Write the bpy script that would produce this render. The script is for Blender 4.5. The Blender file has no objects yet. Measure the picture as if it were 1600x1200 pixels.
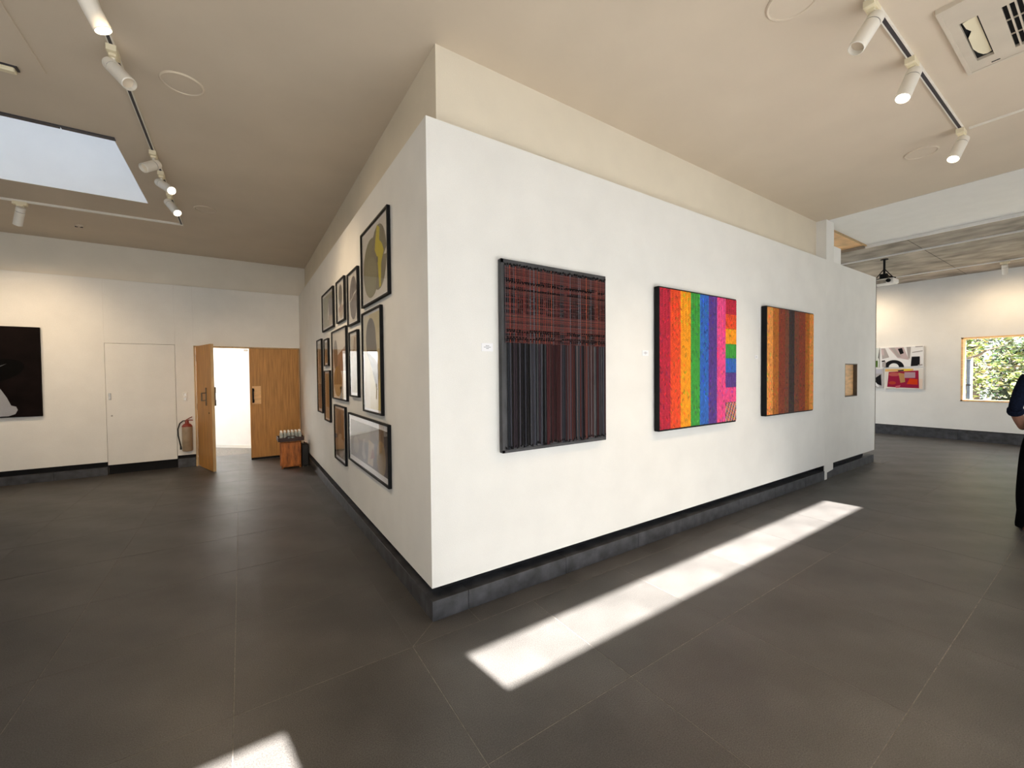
import bpy, math, random
from mathutils import Vector, Matrix
SC = bpy.context.scene
COL = SC.collection
RND = random.Random(7)

# ------------------------------------------------------------------ camera
CAM = Vector((-1.0035, -2.4764, 1.60))
YAW, PITCH, ROLL, FPX = 0.9864, -0.0222, -0.0095, 639.2
cam_d = bpy.data.cameras.new('camera'); cam = bpy.data.objects.new('camera', cam_d); COL.objects.link(cam)
f = Vector((math.cos(PITCH)*math.cos(YAW), math.cos(PITCH)*math.sin(YAW), math.sin(PITCH)))
r0 = Vector((math.sin(YAW), -math.cos(YAW), 0)); u0 = r0.cross(f)
r = math.cos(ROLL)*r0 + math.sin(ROLL)*u0; u = -math.sin(ROLL)*r0 + math.cos(ROLL)*u0
cam.matrix_world = Matrix(((r.x, u.x, -f.x, CAM.x), (r.y, u.y, -f.y, CAM.y), (r.z, u.z, -f.z, CAM.z), (0, 0, 0, 1)))
cam_d.sensor_fit = 'HORIZONTAL'; cam_d.sensor_width = 36; cam_d.lens = FPX/1600*36
cam_d.clip_start = 0.02; cam_d.clip_end = 200
SC.camera = cam

# ------------------------------------------------------------------ sky, sun, exposure
SC.view_settings.view_transform = 'Standard'; SC.view_settings.look = 'None'
SC.view_settings.gamma = 1; SC.view_settings.use_curve_mapping = False
SC.view_settings.exposure = -0.19
SKY = 3.4
SUN = 100.0
SUN_DIR = Vector((-0.15, 1.0, -0.80)).normalized()
world = bpy.data.worlds.new('sky'); SC.world = world; world.use_nodes = True
wn = world.node_tree.nodes; bg = wn['Background']
bg.inputs[0].default_value = (0.88, 0.945, 1.0, 1); bg.inputs[1].default_value = SKY
sun_d = bpy.data.lights.new('sun', 'SUN'); sun_d.energy = SUN; sun_d.angle = 0.0093; sun_d.color = (1.0, 0.97, 0.92)
sun = bpy.data.objects.new('sun', sun_d); COL.objects.link(sun)
sun.rotation_euler = SUN_DIR.to_track_quat('-Z', 'Y').to_euler(); sun.location = (0, -20, 20)

def portal(name, loc, direction, sx, sy):
    """sampling portal in a real window opening (gives no light of its own)"""
    l = bpy.data.lights.new(name, 'AREA'); l.shape = 'RECTANGLE'; l.size = sx; l.size_y = sy
    l.cycles.is_portal = True
    o = bpy.data.objects.new(name, l); COL.objects.link(o); o.location = loc
    o.rotation_euler = Vector(direction).to_track_quat('-Z', 'Y').to_euler()

# ------------------------------------------------------------------ measures (metres)
ZB, ZP, ZC, ZT, S = 0.2198, 3.2446, 3.827, 0.133, 0.126      # panel bottom / top, ceiling, plinth top, panel depth
YF, YFU = 6.855, 6.93                                          # far wall skin / core
XP, XE, X2 = 6.164, 8.303, 12.764                              # seam, free panel end, right room's wall
YR = -4.70                                                     # rear wall behind the camera
XL = -7.0

# ------------------------------------------------------------------ materials
MATS = {}
def nt(name):
    m = bpy.data.materials.new(name); m.use_nodes = True; MATS[name] = m
    n = m.node_tree.nodes; return m, n, m.node_tree.links, n['Principled BSDF']
def setp(b, k, v):
    if k in b.inputs: b.inputs[k].default_value = v
def mat(name, col, rough=0.8, scale=8.0, amt=0.06, bump=0.0, bscale=60.0, spec=0.4, metal=0.0, stretch=(1, 1, 1), rvar=0.0, objrand=0.0, dark=None, speck=0.0):
    m, n, l, b = nt(name)
    setp(b, 'Roughness', rough); setp(b, 'Specular IOR Level', spec); setp(b, 'Metallic', metal)
    tc = n.new('ShaderNodeTexCoord'); mp = n.new('ShaderNodeMapping'); mp.inputs['Scale'].default_value = stretch
    l.new(tc.outputs['Object'], mp.inputs['Vector'])
    nz = n.new('ShaderNodeTexNoise'); nz.inputs['Scale'].default_value = scale; nz.inputs['Detail'].default_value = 5
    l.new(mp.outputs['Vector'], nz.inputs['Vector'])
    cr = n.new('ShaderNodeValToRGB')
    c0 = dark or tuple(max(0, c*(1-amt*2)) for c in col); c1 = tuple(min(1, c*(1+amt*2)) for c in col) if not dark else col
    cr.color_ramp.elements[0].color = (*c0, 1); cr.color_ramp.elements[1].color = (*c1, 1)
    cr.color_ramp.elements[0].position = 0.3; cr.color_ramp.elements[1].position = 0.7
    l.new(nz.outputs['Fac'], cr.inputs['Fac'])
    out = cr.outputs['Color']
    if objrand:
        oi = n.new('ShaderNodeObjectInfo'); hv = n.new('ShaderNodeHueSaturation'); mr = n.new('ShaderNodeMapRange')
        mr.inputs['To Min'].default_value = 1-objrand; mr.inputs['To Max'].default_value = 1+objrand
        l.new(oi.outputs['Random'], mr.inputs['Value']); l.new(mr.outputs['Result'], hv.inputs['Value']); l.new(out, hv.inputs['Color'])
        out = hv.outputs['Color']
    if speck:
        sn = n.new('ShaderNodeTexNoise'); sn.inputs['Scale'].default_value = 190; sn.inputs['Detail'].default_value = 2
        sm = n.new('ShaderNodeMapRange'); sm.inputs['From Min'].default_value = .3; sm.inputs['From Max'].default_value = .7
        sm.inputs['To Min'].default_value = 1-speck; sm.inputs['To Max'].default_value = 1+speck
        sh2 = n.new('ShaderNodeHueSaturation'); l.new(tc.outputs['Object'], sn.inputs['Vector']); l.new(sn.outputs['Fac'], sm.inputs['Value'])
        l.new(sm.outputs['Result'], sh2.inputs['Value']); l.new(out, sh2.inputs['Color']); out = sh2.outputs['Color']
    l.new(out, b.inputs['Base Color'])
    if rvar:
        mr = n.new('ShaderNodeMapRange'); mr.inputs['To Min'].default_value = rough-rvar; mr.inputs['To Max'].default_value = rough+rvar
        nz3 = n.new('ShaderNodeTexNoise'); nz3.inputs['Scale'].default_value = 3.0; nz3.inputs['Detail'].default_value = 8
        l.new(tc.outputs['Object'], nz3.inputs['Vector']); l.new(nz3.outputs['Fac'], mr.inputs['Value']); l.new(mr.outputs['Result'], b.inputs['Roughness'])
    if bump:
        nz2 = n.new('ShaderNodeTexNoise'); nz2.inputs['Scale'].default_value = bscale; nz2.inputs['Detail'].default_value = 3
        bp = n.new('ShaderNodeBump'); bp.inputs['Strength'].default_value = bump; bp.inputs['Distance'].default_value = 0.004
        l.new(mp.outputs['Vector'], nz2.inputs['Vector']); l.new(nz2.outputs['Fac'], bp.inputs['Height']); l.new(bp.outputs['Normal'], b.inputs['Normal'])
    return m
def mat_attr(name, rough=0.7, spec=0.3):
    m, n, l, b = nt(name)
    at = n.new('ShaderNodeAttribute'); at.attribute_name = 'Col'
    nz = n.new('ShaderNodeTexNoise'); nz.inputs['Scale'].default_value = 220
    mx = n.new('ShaderNodeMapRange'); mx.inputs['To Min'].default_value = 0.8; mx.inputs['To Max'].default_value = 1.2
    hv = n.new('ShaderNodeHueSaturation'); l.new(nz.outputs['Fac'], mx.inputs['Value']); l.new(mx.outputs['Result'], hv.inputs['Value'])
    l.new(at.outputs['Color'], hv.inputs['Color']); l.new(hv.outputs['Color'], b.inputs['Base Color'])
    setp(b, 'Roughness', rough); setp(b, 'Specular IOR Level', spec)
    return m
def mat_glass(name, tint=(1, 1, 1)):
    m = bpy.data.materials.new(name); m.use_nodes = True; n = m.node_tree.nodes; l = m.node_tree.links; n.clear()
    o = n.new('ShaderNodeOutputMaterial'); mx = n.new('ShaderNodeMixShader'); t = n.new('ShaderNodeBsdfTransparent'); g = n.new('ShaderNodeBsdfGlossy')
    fr = n.new('ShaderNodeFresnel'); ge = n.new('ShaderNodeNewGeometry'); mr = n.new('ShaderNodeMapRange')   # same reflectance on both faces of the sheet
    mr.inputs['To Min'].default_value = 1.32; mr.inputs['To Max'].default_value = 1/1.32
    l.new(ge.outputs['Backfacing'], mr.inputs['Value']); l.new(mr.outputs['Result'], fr.inputs['IOR'])
    t.inputs['Color'].default_value = (*tint, 1); g.inputs['Roughness'].default_value = 0.01
    l.new(fr.outputs[0], mx.inputs[0]); l.new(t.outputs[0], mx.inputs[1]); l.new(g.outputs[0], mx.inputs[2]); l.new(mx.outputs[0], o.inputs['Surface'])
    return m
def mat_emit(name, col, strength):
    m, n, l, b = nt(name)
    setp(b, 'Base Color', (*col, 1)); setp(b, 'Emission Color', (*col, 1)); setp(b, 'Emission Strength', strength)
    return m
M_core = mat('shaded_upper_plaster', (0.74, 0.67, 0.545), 0.88, 3, 0.015, 0.25, 180)  # darker cream puts the dimmer light of the upper wall into the colour
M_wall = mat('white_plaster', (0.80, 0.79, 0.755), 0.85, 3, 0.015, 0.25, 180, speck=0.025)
M_ceil = mat('ceiling_paint', (0.67, 0.575, 0.455), 0.9, 2, 0.015, 0.1, 120)
M_white = mat('white_paint', (0.86, 0.85, 0.82), 0.6, 5, 0.01)
M_lobby = mat('lobby_white_paint', (0.93, 0.93, 0.93), 0.9, 3, 0.01)
M_cream = mat('cream_plastic', (0.80, 0.72, 0.52), 0.45, 5, 0.02)
M_lamp = mat('lamp_white_metal', (0.82, 0.78, 0.70), 0.4, 6, 0.02)
M_black = mat('black_paint', (0.010, 0.010, 0.011), 0.6, 8, 0.1, spec=0.12)
M_void = mat('black_recess', (0.008, 0.008, 0.009), 0.9, 8, 0.1)
M_track = mat('dark_track', (0.05, 0.045, 0.05), 0.5, 8, 0.1)
M_tile = mat('dark_stone_tile', (0.062, 0.058, 0.055), 0.42, 2.2, 0.13, 0.25, 160, spec=0.5, rvar=0.10, objrand=0.07, speck=0.42)
M_grout = mat('grout', (0.20, 0.18, 0.16), 0.9, 30, 0.2)
M_stone = mat('plinth_stone', (0.046, 0.047, 0.053), 0.5, 9, 0.28, 0.2, 90, spec=0.45)
M_concrete = mat('board_concrete', (0.35, 0.31, 0.26), 0.9, 3.2, 0.20, 0.6, 18, stretch=(1, 0.7, 1))
M_ply = mat('plywood', (0.55, 0.30, 0.11), 0.5, 5, 0.12, 0.05, 30, stretch=(6, 6, 0.6))
M_ply_lt = mat('light_plywood', (0.80, 0.50, 0.24), 0.55, 5, 0.10, stretch=(1, 1, 5))
M_door = mat('door_oak', (0.44, 0.215, 0.055), 0.5, 5, 0.12, 0.05, 40, stretch=(7, 7, 0.5))
M_doorframe = mat('door_frame_wood', (0.50, 0.33, 0.16), 0.55, 6, 0.1, stretch=(6, 6, 0.6))
M_crate = mat('stained_wood', (0.36, 0.115, 0.022), 0.45, 6, 0.25, 0.1, 40, stretch=(4, 4, 1))
M_tray = mat('dark_tray_wood', (0.035, 0.014, 0.010), 0.4, 9, 0.2)
M_red = mat('red_enamel', (0.22, 0.03, 0.02), 0.35, 5, 0.05)
M_tan = mat('tan_enamel', (0.33, 0.25, 0.17), 0.35, 8, 0.08)
M_rubber = mat('black_rubber', (0.015, 0.014, 0.014), 0.6, 10, 0.1)
M_steel = mat('brushed_steel', (0.45, 0.43, 0.40), 0.4, 20, 0.1, metal=0.8)
M_brown = mat('brown_handle', (0.10, 0.075, 0.05), 0.5, 20, 0.1)
M_cap = mat('white_cap', (0.85, 0.80, 0.74), 0.5, 5, 0.02)
M_bottle = mat('bottle_plastic', (0.42, 0.45, 0.42), 0.15, 14, 0.15, spec=0.6)
M_glass = mat_glass('window_glass')
M_frame_glass = mat_glass('picture_glass')
M_paper = mat('white_card', (0.88, 0.88, 0.90), 0.8, 10, 0.01)
M_ink = mat('grey_ink', (0.30, 0.30, 0.33), 0.8, 10, 0.02)
M_cord = mat_attr('dyed_cord', 0.7, 0.12)
M_weave = mat_attr('woven_ribbon', 0.55, 0.3)
M_print = mat_attr('printed_ink', 0.9, 0.1)
M_slab = mat('grey_board', (0.045, 0.045, 0.048), 0.5, 9, 0.15)
M_emit = mat_emit('lamp_glow', (1.0, 0.88, 0.70), 14.0)
M_opal = bpy.data.materials.new('opal_sheet'); M_opal.use_nodes = True
_n = M_opal.node_tree.nodes; _l = M_opal.node_tree.links; _n.clear()
_o = _n.new('ShaderNodeOutputMaterial'); _t = _n.new('ShaderNodeBsdfTranslucent'); _t.inputs[0].default_value = (0.19, 0.205, 0.225, 1)
_l.new(_t.outputs[0], _o.inputs['Surface'])
M_leaf = mat_attr('leaf_green', 0.6, 0.3)
_n = M_leaf.node_tree.nodes; _l = M_leaf.node_tree.links
_tr = _n.new('ShaderNodeBsdfTranslucent'); _mx = _n.new('ShaderNodeMixShader'); _mx.inputs[0].default_value = .35
_at = [q for q in _n if q.type == 'HUE_SAT'][0]; _l.new(_at.outputs['Color'], _tr.inputs['Color'])
_l.new(_n['Principled BSDF'].outputs[0], _mx.inputs[1]); _l.new(_tr.outputs[0], _mx.inputs[2]); _l.new(_mx.outputs[0], _n['Material Output'].inputs['Surface'])
M_bark = mat('bark', (0.12, 0.09, 0.07), 0.9, 12, 0.25, 0.4, 30)
M_grass = mat('grass_ground', (0.13, 0.13, 0.09), 0.95, 4, 0.3)
M_post = mat('blue_grey_timber', (0.06, 0.075, 0.10), 0.8, 8, 0.1)
M_navy = mat('navy_cloth', (0.005, 0.008, 0.020), 0.95, 60, 0.2, spec=0.1)
M_trouser = mat('black_cloth', (0.004, 0.004, 0.005), 0.95, 60, 0.2, spec=0.03)
M_skin = mat('skin', (0.30, 0.15, 0.10), 0.6, 20, 0.05)
M_hair = mat('dark_hair', (0.012, 0.009, 0.008), 0.7, 40, 0.2)
M_leather = mat('brown_leather', (0.045, 0.018, 0.010), 0.4, 20, 0.2)

# ------------------------------------------------------------------ mesh helpers
WLOC = {}
class MB:
    def __init__(s): s.v = []; s.f = []; s.c = []; s.cur = (1, 1, 1); s.mi = []; s.m = 0
    def face(s, idx): s.f.append(tuple(idx)); s.c.append(s.cur); s.mi.append(s.m)
    def poly(s, pts, faces):
        b = len(s.v); s.v += [tuple(p) for p in pts]
        for q in faces: s.face([b+i for i in q])
        return s
    def box(s, a, b):
        (x0, y0, z0), (x1, y1, z1) = [tuple(map(min, zip(a, b))), tuple(map(max, zip(a, b)))]
        return s.poly([(x0, y0, z0), (x1, y0, z0), (x1, y1, z0), (x0, y1, z0), (x0, y0, z1), (x1, y0, z1), (x1, y1, z1), (x0, y1, z1)],
                      [(0, 3, 2, 1), (4, 5, 6, 7), (0, 1, 5, 4), (1, 2, 6, 5), (2, 3, 7, 6), (3, 0, 4, 7)])
    def cbox(s, a, b, c=0.004):
        """box with chamfered edges"""
        (x0, y0, z0), (x1, y1, z1) = [tuple(map(min, zip(a, b))), tuple(map(max, zip(a, b)))]
        c = min(c, (x1-x0)/2.01, (y1-y0)/2.01, (z1-z0)/2.01)
        P = []; 
        def add(p): P.append(p); return len(P)-1
        idx = {}
        for i, X in enumerate((x0, x1)):
            for j, Y in enumerate((y0, y1)):
                for k, Z in enumerate((z0, z1)):
                    sx, sy, sz = (c, -c)[i], (c, -c)[j], (c, -c)[k]
                    idx[i, j, k, 'x'] = add((X, Y+sy, Z+sz)); idx[i, j, k, 'y'] = add((X+sx, Y, Z+sz)); idx[i, j, k, 'z'] = add((X+sx, Y+sy, Z))
        F = []
        for i in (0, 1):
            q = [(i, 0, 0, 'x'), (i, 1, 0, 'x'), (i, 1, 1, 'x'), (i, 0, 1, 'x')]; F.append([idx[t] for t in (q if i else q[::-1])])
            q = [(0, i, 0, 'y'), (0, i, 1, 'y'), (1, i, 1, 'y'), (1, i, 0, 'y')]; F.append([idx[t] for t in (q if i else q[::-1])])
            q = [(0, 0, i, 'z'), (1, 0, i, 'z'), (1, 1, i, 'z'), (0, 1, i, 'z')]; F.append([idx[t] for t in (q if i else q[::-1])])
        for a_ in (0, 1):
            for b_ in (0, 1):
                F.append([idx[0, a_, b_, 'y'], idx[1, a_, b_, 'y'], idx[1, a_, b_, 'z'], idx[0, a_, b_, 'z']])
                F.append([idx[a_, 0, b_, 'x'], idx[a_, 1, b_, 'x'], idx[a_, 1, b_, 'z'], idx[a_, 0, b_, 'z']])
                F.append([idx[a_, b_, 0, 'x'], idx[a_, b_, 1, 'x'], idx[a_, b_, 1, 'y'], idx[a_, b_, 0, 'y']])
        for i in (0, 1):
            for j in (0, 1):
                for k in (0, 1): F.append([idx[i, j, k, t] for t in 'xyz'])
        return s.poly(P, F)
    def prism(s, pts, off):
        """closed polygon (3-D points) pushed along off"""
        n = len(pts); o = Vector(off); P = [Vector(p) for p in pts]; Q = [p+o for p in P]
        return s.poly(P+Q, [tuple(range(n))[::-1], tuple(range(n, 2*n))]+[(i, (i+1) % n, n+(i+1) % n, n+i) for i in range(n)])
    def loft(s, rings, cap=True):
        b = len(s.v); n = len(rings[0])
        for R in rings: s.v += [tuple(p) for p in R]
        for k in range(len(rings)-1):
            for i in range(n):
                j = (i+1) % n; s.face((b+k*n+i, b+k*n+j, b+(k+1)*n+j, b+(k+1)*n+i))
        if cap:
            s.face([b+i for i in range(n)][::-1]); s.face([b+(len(rings)-1)*n+i for i in range(n)])
        return s
    def lathe(s, prof, origin, axis=(0, 0, 1), n=20, cap=True):
        a = Vector(axis).normalized(); t = a.orthogonal().normalized(); w = a.cross(t); o = Vector(origin)
        return s.loft([[o+a*h+(t*math.cos(2*math.pi*i/n)+w*math.sin(2*math.pi*i/n))*rr for i in range(n)] for rr, h in prof], cap)
    def tube(s, path, rad, n=8):
        P = [Vector(p) for p in path]; R = []; t0 = None
        rad = rad if isinstance(rad, (list, tuple)) else [rad]*len(P)
        for i, p in enumerate(P):
            d = (P[min(i+1, len(P)-1)]-P[max(i-1, 0)]).normalized()
            t = d.orthogonal().normalized() if t0 is None else (t0-d*t0.dot(d)).normalized()
            t0 = t; w = d.cross(t)
            R.append([p+(t*math.cos(2*math.pi*k/n)+w*math.sin(2*math.pi*k/n))*rad[i] for k in range(n)])
        return s.loft(R)
    def build(s, name, m=None, parent=None, origin=(0, 0, 0), smooth=False, col=False, mats=None):
        base = WLOC[parent.name] if parent else Vector(origin)
        me = bpy.data.meshes.new(name)
        me.from_pydata([tuple(Vector(p)-base) for p in s.v], [], s.f); me.update()
        for q in (mats or [m]): me.materials.append(q)
        if mats: me.polygons.foreach_set('material_index', s.mi)
        if col:
            a = me.color_attributes.new('Col', 'FLOAT_COLOR', 'CORNER'); buf = []
            for p, c in zip(me.polygons, s.c): buf += [*c, 1.0]*p.loop_total
            a.data.foreach_set('color', buf)
        if smooth:
            me.polygons.foreach_set('use_smooth', [True]*len(me.polygons))
            try: me.set_sharp_from_angle(angle=math.radians(35))
            except Exception: pass
        o = bpy.data.objects.new(name, me); COL.objects.link(o)
        if parent: o.parent = parent
        else: o.location = base
        WLOC[o.name] = base
        return o
def tag(o, label, cat, group=None, kind=None):
    if label: o['label'] = label
    if cat: o['category'] = cat
    if group: o['group'] = group
    if kind: o['kind'] = kind
    return o
def thing(name, loc, label, cat, group=None):
    o = bpy.data.objects.new(name, None); COL.objects.link(o); o.location = loc; o.empty_display_size = 0.1
    WLOC[o.name] = Vector(loc); return tag(o, label, cat, group)
def struct(o, label=None, cat=None): return tag(o, label, cat, kind='structure')
def box(a, b): return MB().box(a, b)

# ------------------------------------------------------------------ floor
floor = struct(box((XL-.2, YR-.1, -.12), (X2+.2, 10.9, -.0012)).build('floor', M_grout), 'dark grey stone floor of large square tiles', 'floor')
GX, GY, PX, PY, G = -0.190, -0.160, 0.876, 0.880, 0.0016
def tile_mesh(w, d):
    m = MB().cbox((0, 0, -.02), (w, d, 0), 0.0006); me = bpy.data.meshes.new('tile'); me.from_pydata(m.v, [], m.f); me.materials.append(M_tile); return me
T_full = tile_mesh(PX-2*G, PY-2*G)
def put_tile(me, x, y):
    o = bpy.data.objects.new('tile', me); COL.objects.link(o); o.parent = floor; o.location = (x, y, 0)
for i in range(-8, 16):
    for j in range(-6, 9):
        x, y = GX+i*PX, GY+j*PY
        if x < XL-.3 or x+PX > X2+.8 or y < YR-.8: continue
        if i >= 0 and j >= 0:
            if x < 8.3 or y > 2.3: continue
        if i < 0 and y > 9.0: continue
        put_tile(T_full, x+G, y+G)
# narrow border course round the plinth, mitred at the corner
def tile_poly(pts):
    MB().prism([(x, y, -.02) for x, y in pts], (0, 0, .02)).build('tile', M_tile, floor)
bx = [0.0, .262]+[.262+PX*k for k in range(1, 10)]
for a, b in zip(bx, bx[1:]):
    b = min(b, 8.3)
    tile_poly([(a+G if a else G, 0), (GX+2*G if not a else a+G, GY+G), (b-G, GY+G), (b-G, 0)])
by = [0.0, .40]+[.40+PY*k for k in range(1, 9)]
for a, b in zip(by, by[1:]):
    b = min(b, YF)
    tile_poly([(0, a+(G if a else 2*G)), (0, b-G), (GX-G, b-G), (GX-G, a+G if a else GY+2*G)])

# ------------------------------------------------------------------ gallery corner: core wall, hung panels, stone plinth
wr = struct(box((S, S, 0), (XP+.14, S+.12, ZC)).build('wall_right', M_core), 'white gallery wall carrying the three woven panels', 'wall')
MB().box((0, 0, ZB), (XP, .004, ZP)).box((S, .004, ZB), (XP, S-.001, ZP)).build('wall_panel', M_wall, wr)
box((S-.004, S-.006, ZT-.02), (XP, S, ZB+.02)).build('shadow_gap', M_void, wr)
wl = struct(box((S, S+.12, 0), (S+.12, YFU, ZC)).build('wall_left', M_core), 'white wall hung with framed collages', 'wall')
MB().box((0, .004, ZB), (S-.001, YFU, ZP)).build('wall_panel', M_wall, wl)
box((S-.006, S-.004, ZT-.02), (S, YFU, ZB+.02)).build('shadow_gap', M_void, wl)
br = struct(box((.012, .012, 0), (XP, S, ZT-.004)).build('baseboard_right', M_grout), 'dark stone plinth below the white gallery wall', 'baseboard')
for a, b in zip(bx, bx[1:]):
    b = min(b, XP-.004)
    if b-a > .02: MB().cbox((a+(.0012 if a else 0), 0, 0), (b-.0012, S, ZT), .002).build('stone_slab', M_stone, br)
bl = struct(box((.012, S, 0), (S, YFU, ZT-.004)).build('baseboard_left', M_grout), 'dark stone plinth below the framed collages', 'baseboard')
for a, b in zip([S]+by[1:], by[1:]):
    b = min(b, YF)
    if b-a > .02: MB().cbox((0, a+.0012, 0), (S, b-.0012, ZT), .002).build('stone_slab', M_stone, bl)

# free-standing end panel with post, notched foot and a small lined opening
NX0, NX1, NZ0, NZ1 = 6.915, 7.442, 1.20, 1.728
we = struct(thing('wall_end', (XP, 0, 0), 'pale end panel with small wooden niche', 'wall'))
TH = .10
def slabxz(pts, name='wall_panel', y0=0.0, y1=TH, m=M_wall):
    return MB().prism([(x, y0, z) for x, z in pts], (0, y1-y0, 0)).build(name, m, we)
slabxz([(XP, .0), (XP+.085, 0), (XP+.085, .10), (XP+.31, .12), (XP+.31, ZB), (NX0, ZB), (NX0, ZP), (6.44, ZP), (6.44, ZC), (XP, ZC)], 'post_panel', 0, S)
slabxz([(NX0, ZB), (NX1, ZB), (NX1, NZ0), (NX0, NZ0)]); slabxz([(NX0, NZ1), (NX1, NZ1), (NX1, ZP), (NX0, ZP)])
slabxz([(NX1, ZB), (XE, ZB), (XE, ZP), (NX1, ZP)])
box((XP, S, 0), (6.44, S+.12, ZC)).build('post', M_wall, we)
lin = MB()
lin.box((NX0, .0, NZ0), (NX0+.014, .16, NZ1)); lin.box((NX1-.014, 0, NZ0), (NX1, .16, NZ1))
lin.box((NX0, 0, NZ0), (NX1, .16, NZ0+.014)); lin.box((NX0, 0, NZ1-.014), (NX1, .16, NZ1))
lin.build('niche_lining', M_brown, we)
box((NX0, .05, NZ0), (NX1, .065, NZ1)).build('niche_board', M_ply_lt, we)
box((XE-.012, -.004, ZB), (XE+.004, TH+.004, ZP)).build('edge_trim', M_brown, we)
box((6.50, TH, ZP-.3), (7.02, TH+.06, 3.56)).build('upstand', M_white, we)
MB().box((XP+.08, .085, .0), (XE-.28, S-.004, ZB+.03)).box((XP-.004, .012, ZT-.01), (XP, S-.002, ZB+.003)).build('shadow_gap', M_void, we)  # black boards added to block light and darken the open gap
be = struct(box((XP+.10, .03, 0), (XE-.02, S, ZT-.004)).build('baseboard_end', M_void), 'dark stone plinth below the end panel', 'baseboard')
for a, b in ((XP+.09, 7.2), (7.203, XE)): MB().cbox((a, .012, 0), (b, S, ZT), .002).build('stone_slab', M_stone, be)

# ------------------------------------------------------------------ far wall (left room) with flush door and double door
DX0, DX1, DZ = -1.712, -0.012, 2.18
FX0, FX1, FZ0, FZ1 = -2.876, -1.972, .165, 2.19
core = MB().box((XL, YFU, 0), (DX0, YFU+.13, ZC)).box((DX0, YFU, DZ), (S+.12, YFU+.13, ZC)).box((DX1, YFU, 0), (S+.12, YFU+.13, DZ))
wf = struct(core.build('wall_far', mat('far_upper_shaded_plaster', (0.76, 0.71, 0.62), 0.88, 3, 0.015, 0.25, 180)), 'far white wall with flush door and wooden double door', 'wall')  # core slightly darker than the panels, upper dimness put into the colour
MB().cbox((XL, YF, ZB), (FX0, YFU, ZP), .002).build('wall_panel', M_wall, wf)
MB().cbox((FX0, YF, FZ1), (FX1, YFU, ZP), .002).build('wall_panel', M_wall, wf)
MB().cbox((FX1, YF, ZB), (DX0, YFU, ZP), .002).build('wall_panel', M_wall, wf)
MB().cbox((DX0, YF, DZ), (-.001, YFU, ZP), .002).build('wall_panel', M_wall, wf)
box((XL, YFU-.006, ZT-.02), (FX0, YFU-.001, ZB+.02)).build('shadow_gap', M_void, wf)
box((FX0, YFU-.004, 0), (FX1, YFU-.001, FZ1)).build('shadow_gap', M_void, wf)
box((FX1, YFU-.006, ZT-.02), (DX0, YFU-.001, ZB+.02)).build('shadow_gap', M_void, wf)
bf = struct(thing('baseboard_far', (XL, YF, 0), 'dark stone plinth along the far wall', 'baseboard'))
xs = [XL+PX*k for k in range(0, 5)]+[FX0]
for a, b in zip(xs, xs[1:]): MB().cbox((a+.001, YF, 0), (b-.001, YFU-.007, ZT), .002).build('stone_slab', M_stone, bf)
MB().cbox((FX1+.002, YF, 0), (DX0-.01, YFU-.007, ZT+.03), .002).build('stone_slab', M_stone, bf)
fd = struct(thing('door_1', (FX0, YF, FZ0), 'flush white service door set in the far wall', 'door'))
MB().cbox((FX0+.004, YF-.002, FZ0), (FX1-.004, YFU-.006, FZ1-.004), .002).build('door_leaf', M_wall, fd)
MB().lathe([(.012, 0), (.012, .008), (.006, .012)], (-2.808, YF-.002, .985), (0, -1, 0), 12).build('keyhole', M_steel, fd)
MB().cbox((-2.842, YF-.012, 1.25), (-2.812, YF-.001, 1.36), .003).build('handle_plate', M_steel, fd)

dd = struct(thing('door_2', (DX0, YF, 0), 'wooden double door with one leaf swung open', 'door'))
fr = MB().box((DX0, YF-.012, 0), (DX0+.024, YFU+.13, DZ)).box((DX1-.018, YF-.012, 0), (DX1, YFU+.13, DZ)).box((DX0, YF-.012, DZ-.02), (DX1, YFU+.13, DZ))
fr.build('door_frame', M_doorframe, dd)
rl = MB().cbox((-.872, YF+.0, .045), (DX1-.02, YF+.045, DZ-.022), .003).build('door_leaf', M_door, dd)
MB().box((-.868, YF+.015, .004), (DX1-.02, YF+.035, .047)).build('under_leaf_shade', M_void, dd)  # black strip stands in for the shade under the closed leaf
pl = MB().box((-.835, YF-.006, 1.085), (-.69, YF, 1.43)).build('handle_plate', M_ply_lt, rl)
MB().box((-.826, YF-.05, 1.12), (-.800, YF-.006, 1.17)).box((-.826, YF-.05, 1.33), (-.800, YF-.006, 1.38)).box((-.835, YF-.065, 1.11), (-.808, YF-.045, 1.39)).build('door_handle', M_black, rl)
MB().box((-.955, YF+.0, 2.10), (-.885, YF+.03, 2.135)).build('latch', M_steel, rl)
# open leaf: hinge line and direction in plan
H = Vector((DX0+.034, YF-.018, 0)); E_ = Vector((.245, -.775, 0)).normalized(); N_ = Vector((-E_.y, E_.x, 0))   # N_: the side turned to the doorway
LW, LT = .832, .042
def leafbox(a0, a1, n0, n1, z0, z1):
    P = [H+E_*a+N_*n for a, n in ((a0, n0), (a1, n0), (a1, n1), (a0, n1))]
    return [(p.x, p.y, z0) for p in P], z1-z0
def lb(mb, *a): pts, h = leafbox(*a); return mb.prism(pts, (0, 0, h))
ll = lb(MB(), .0, LW, 0, LT, .012, DZ-.01).build('door_leaf', M_door, dd)
lb(MB(), LW, LW+.003, 0, LT, .012, DZ-.01).build('leaf_edge', M_doorframe, ll)
h1 = MB(); lb(h1, LW-.30, LW-.26, -.01, 0, 1.12, 1.43); lb(h1, LW-.29, LW-.27, -.06, -.01, 1.20, 1.215); lb(h1, LW-.29, LW-.27, -.06, -.01, 1.33, 1.345); lb(h1, LW-.29, LW-.27, -.075, -.06, 1.20, 1.345)
h1.build('door_handle', M_brown, ll)
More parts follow.
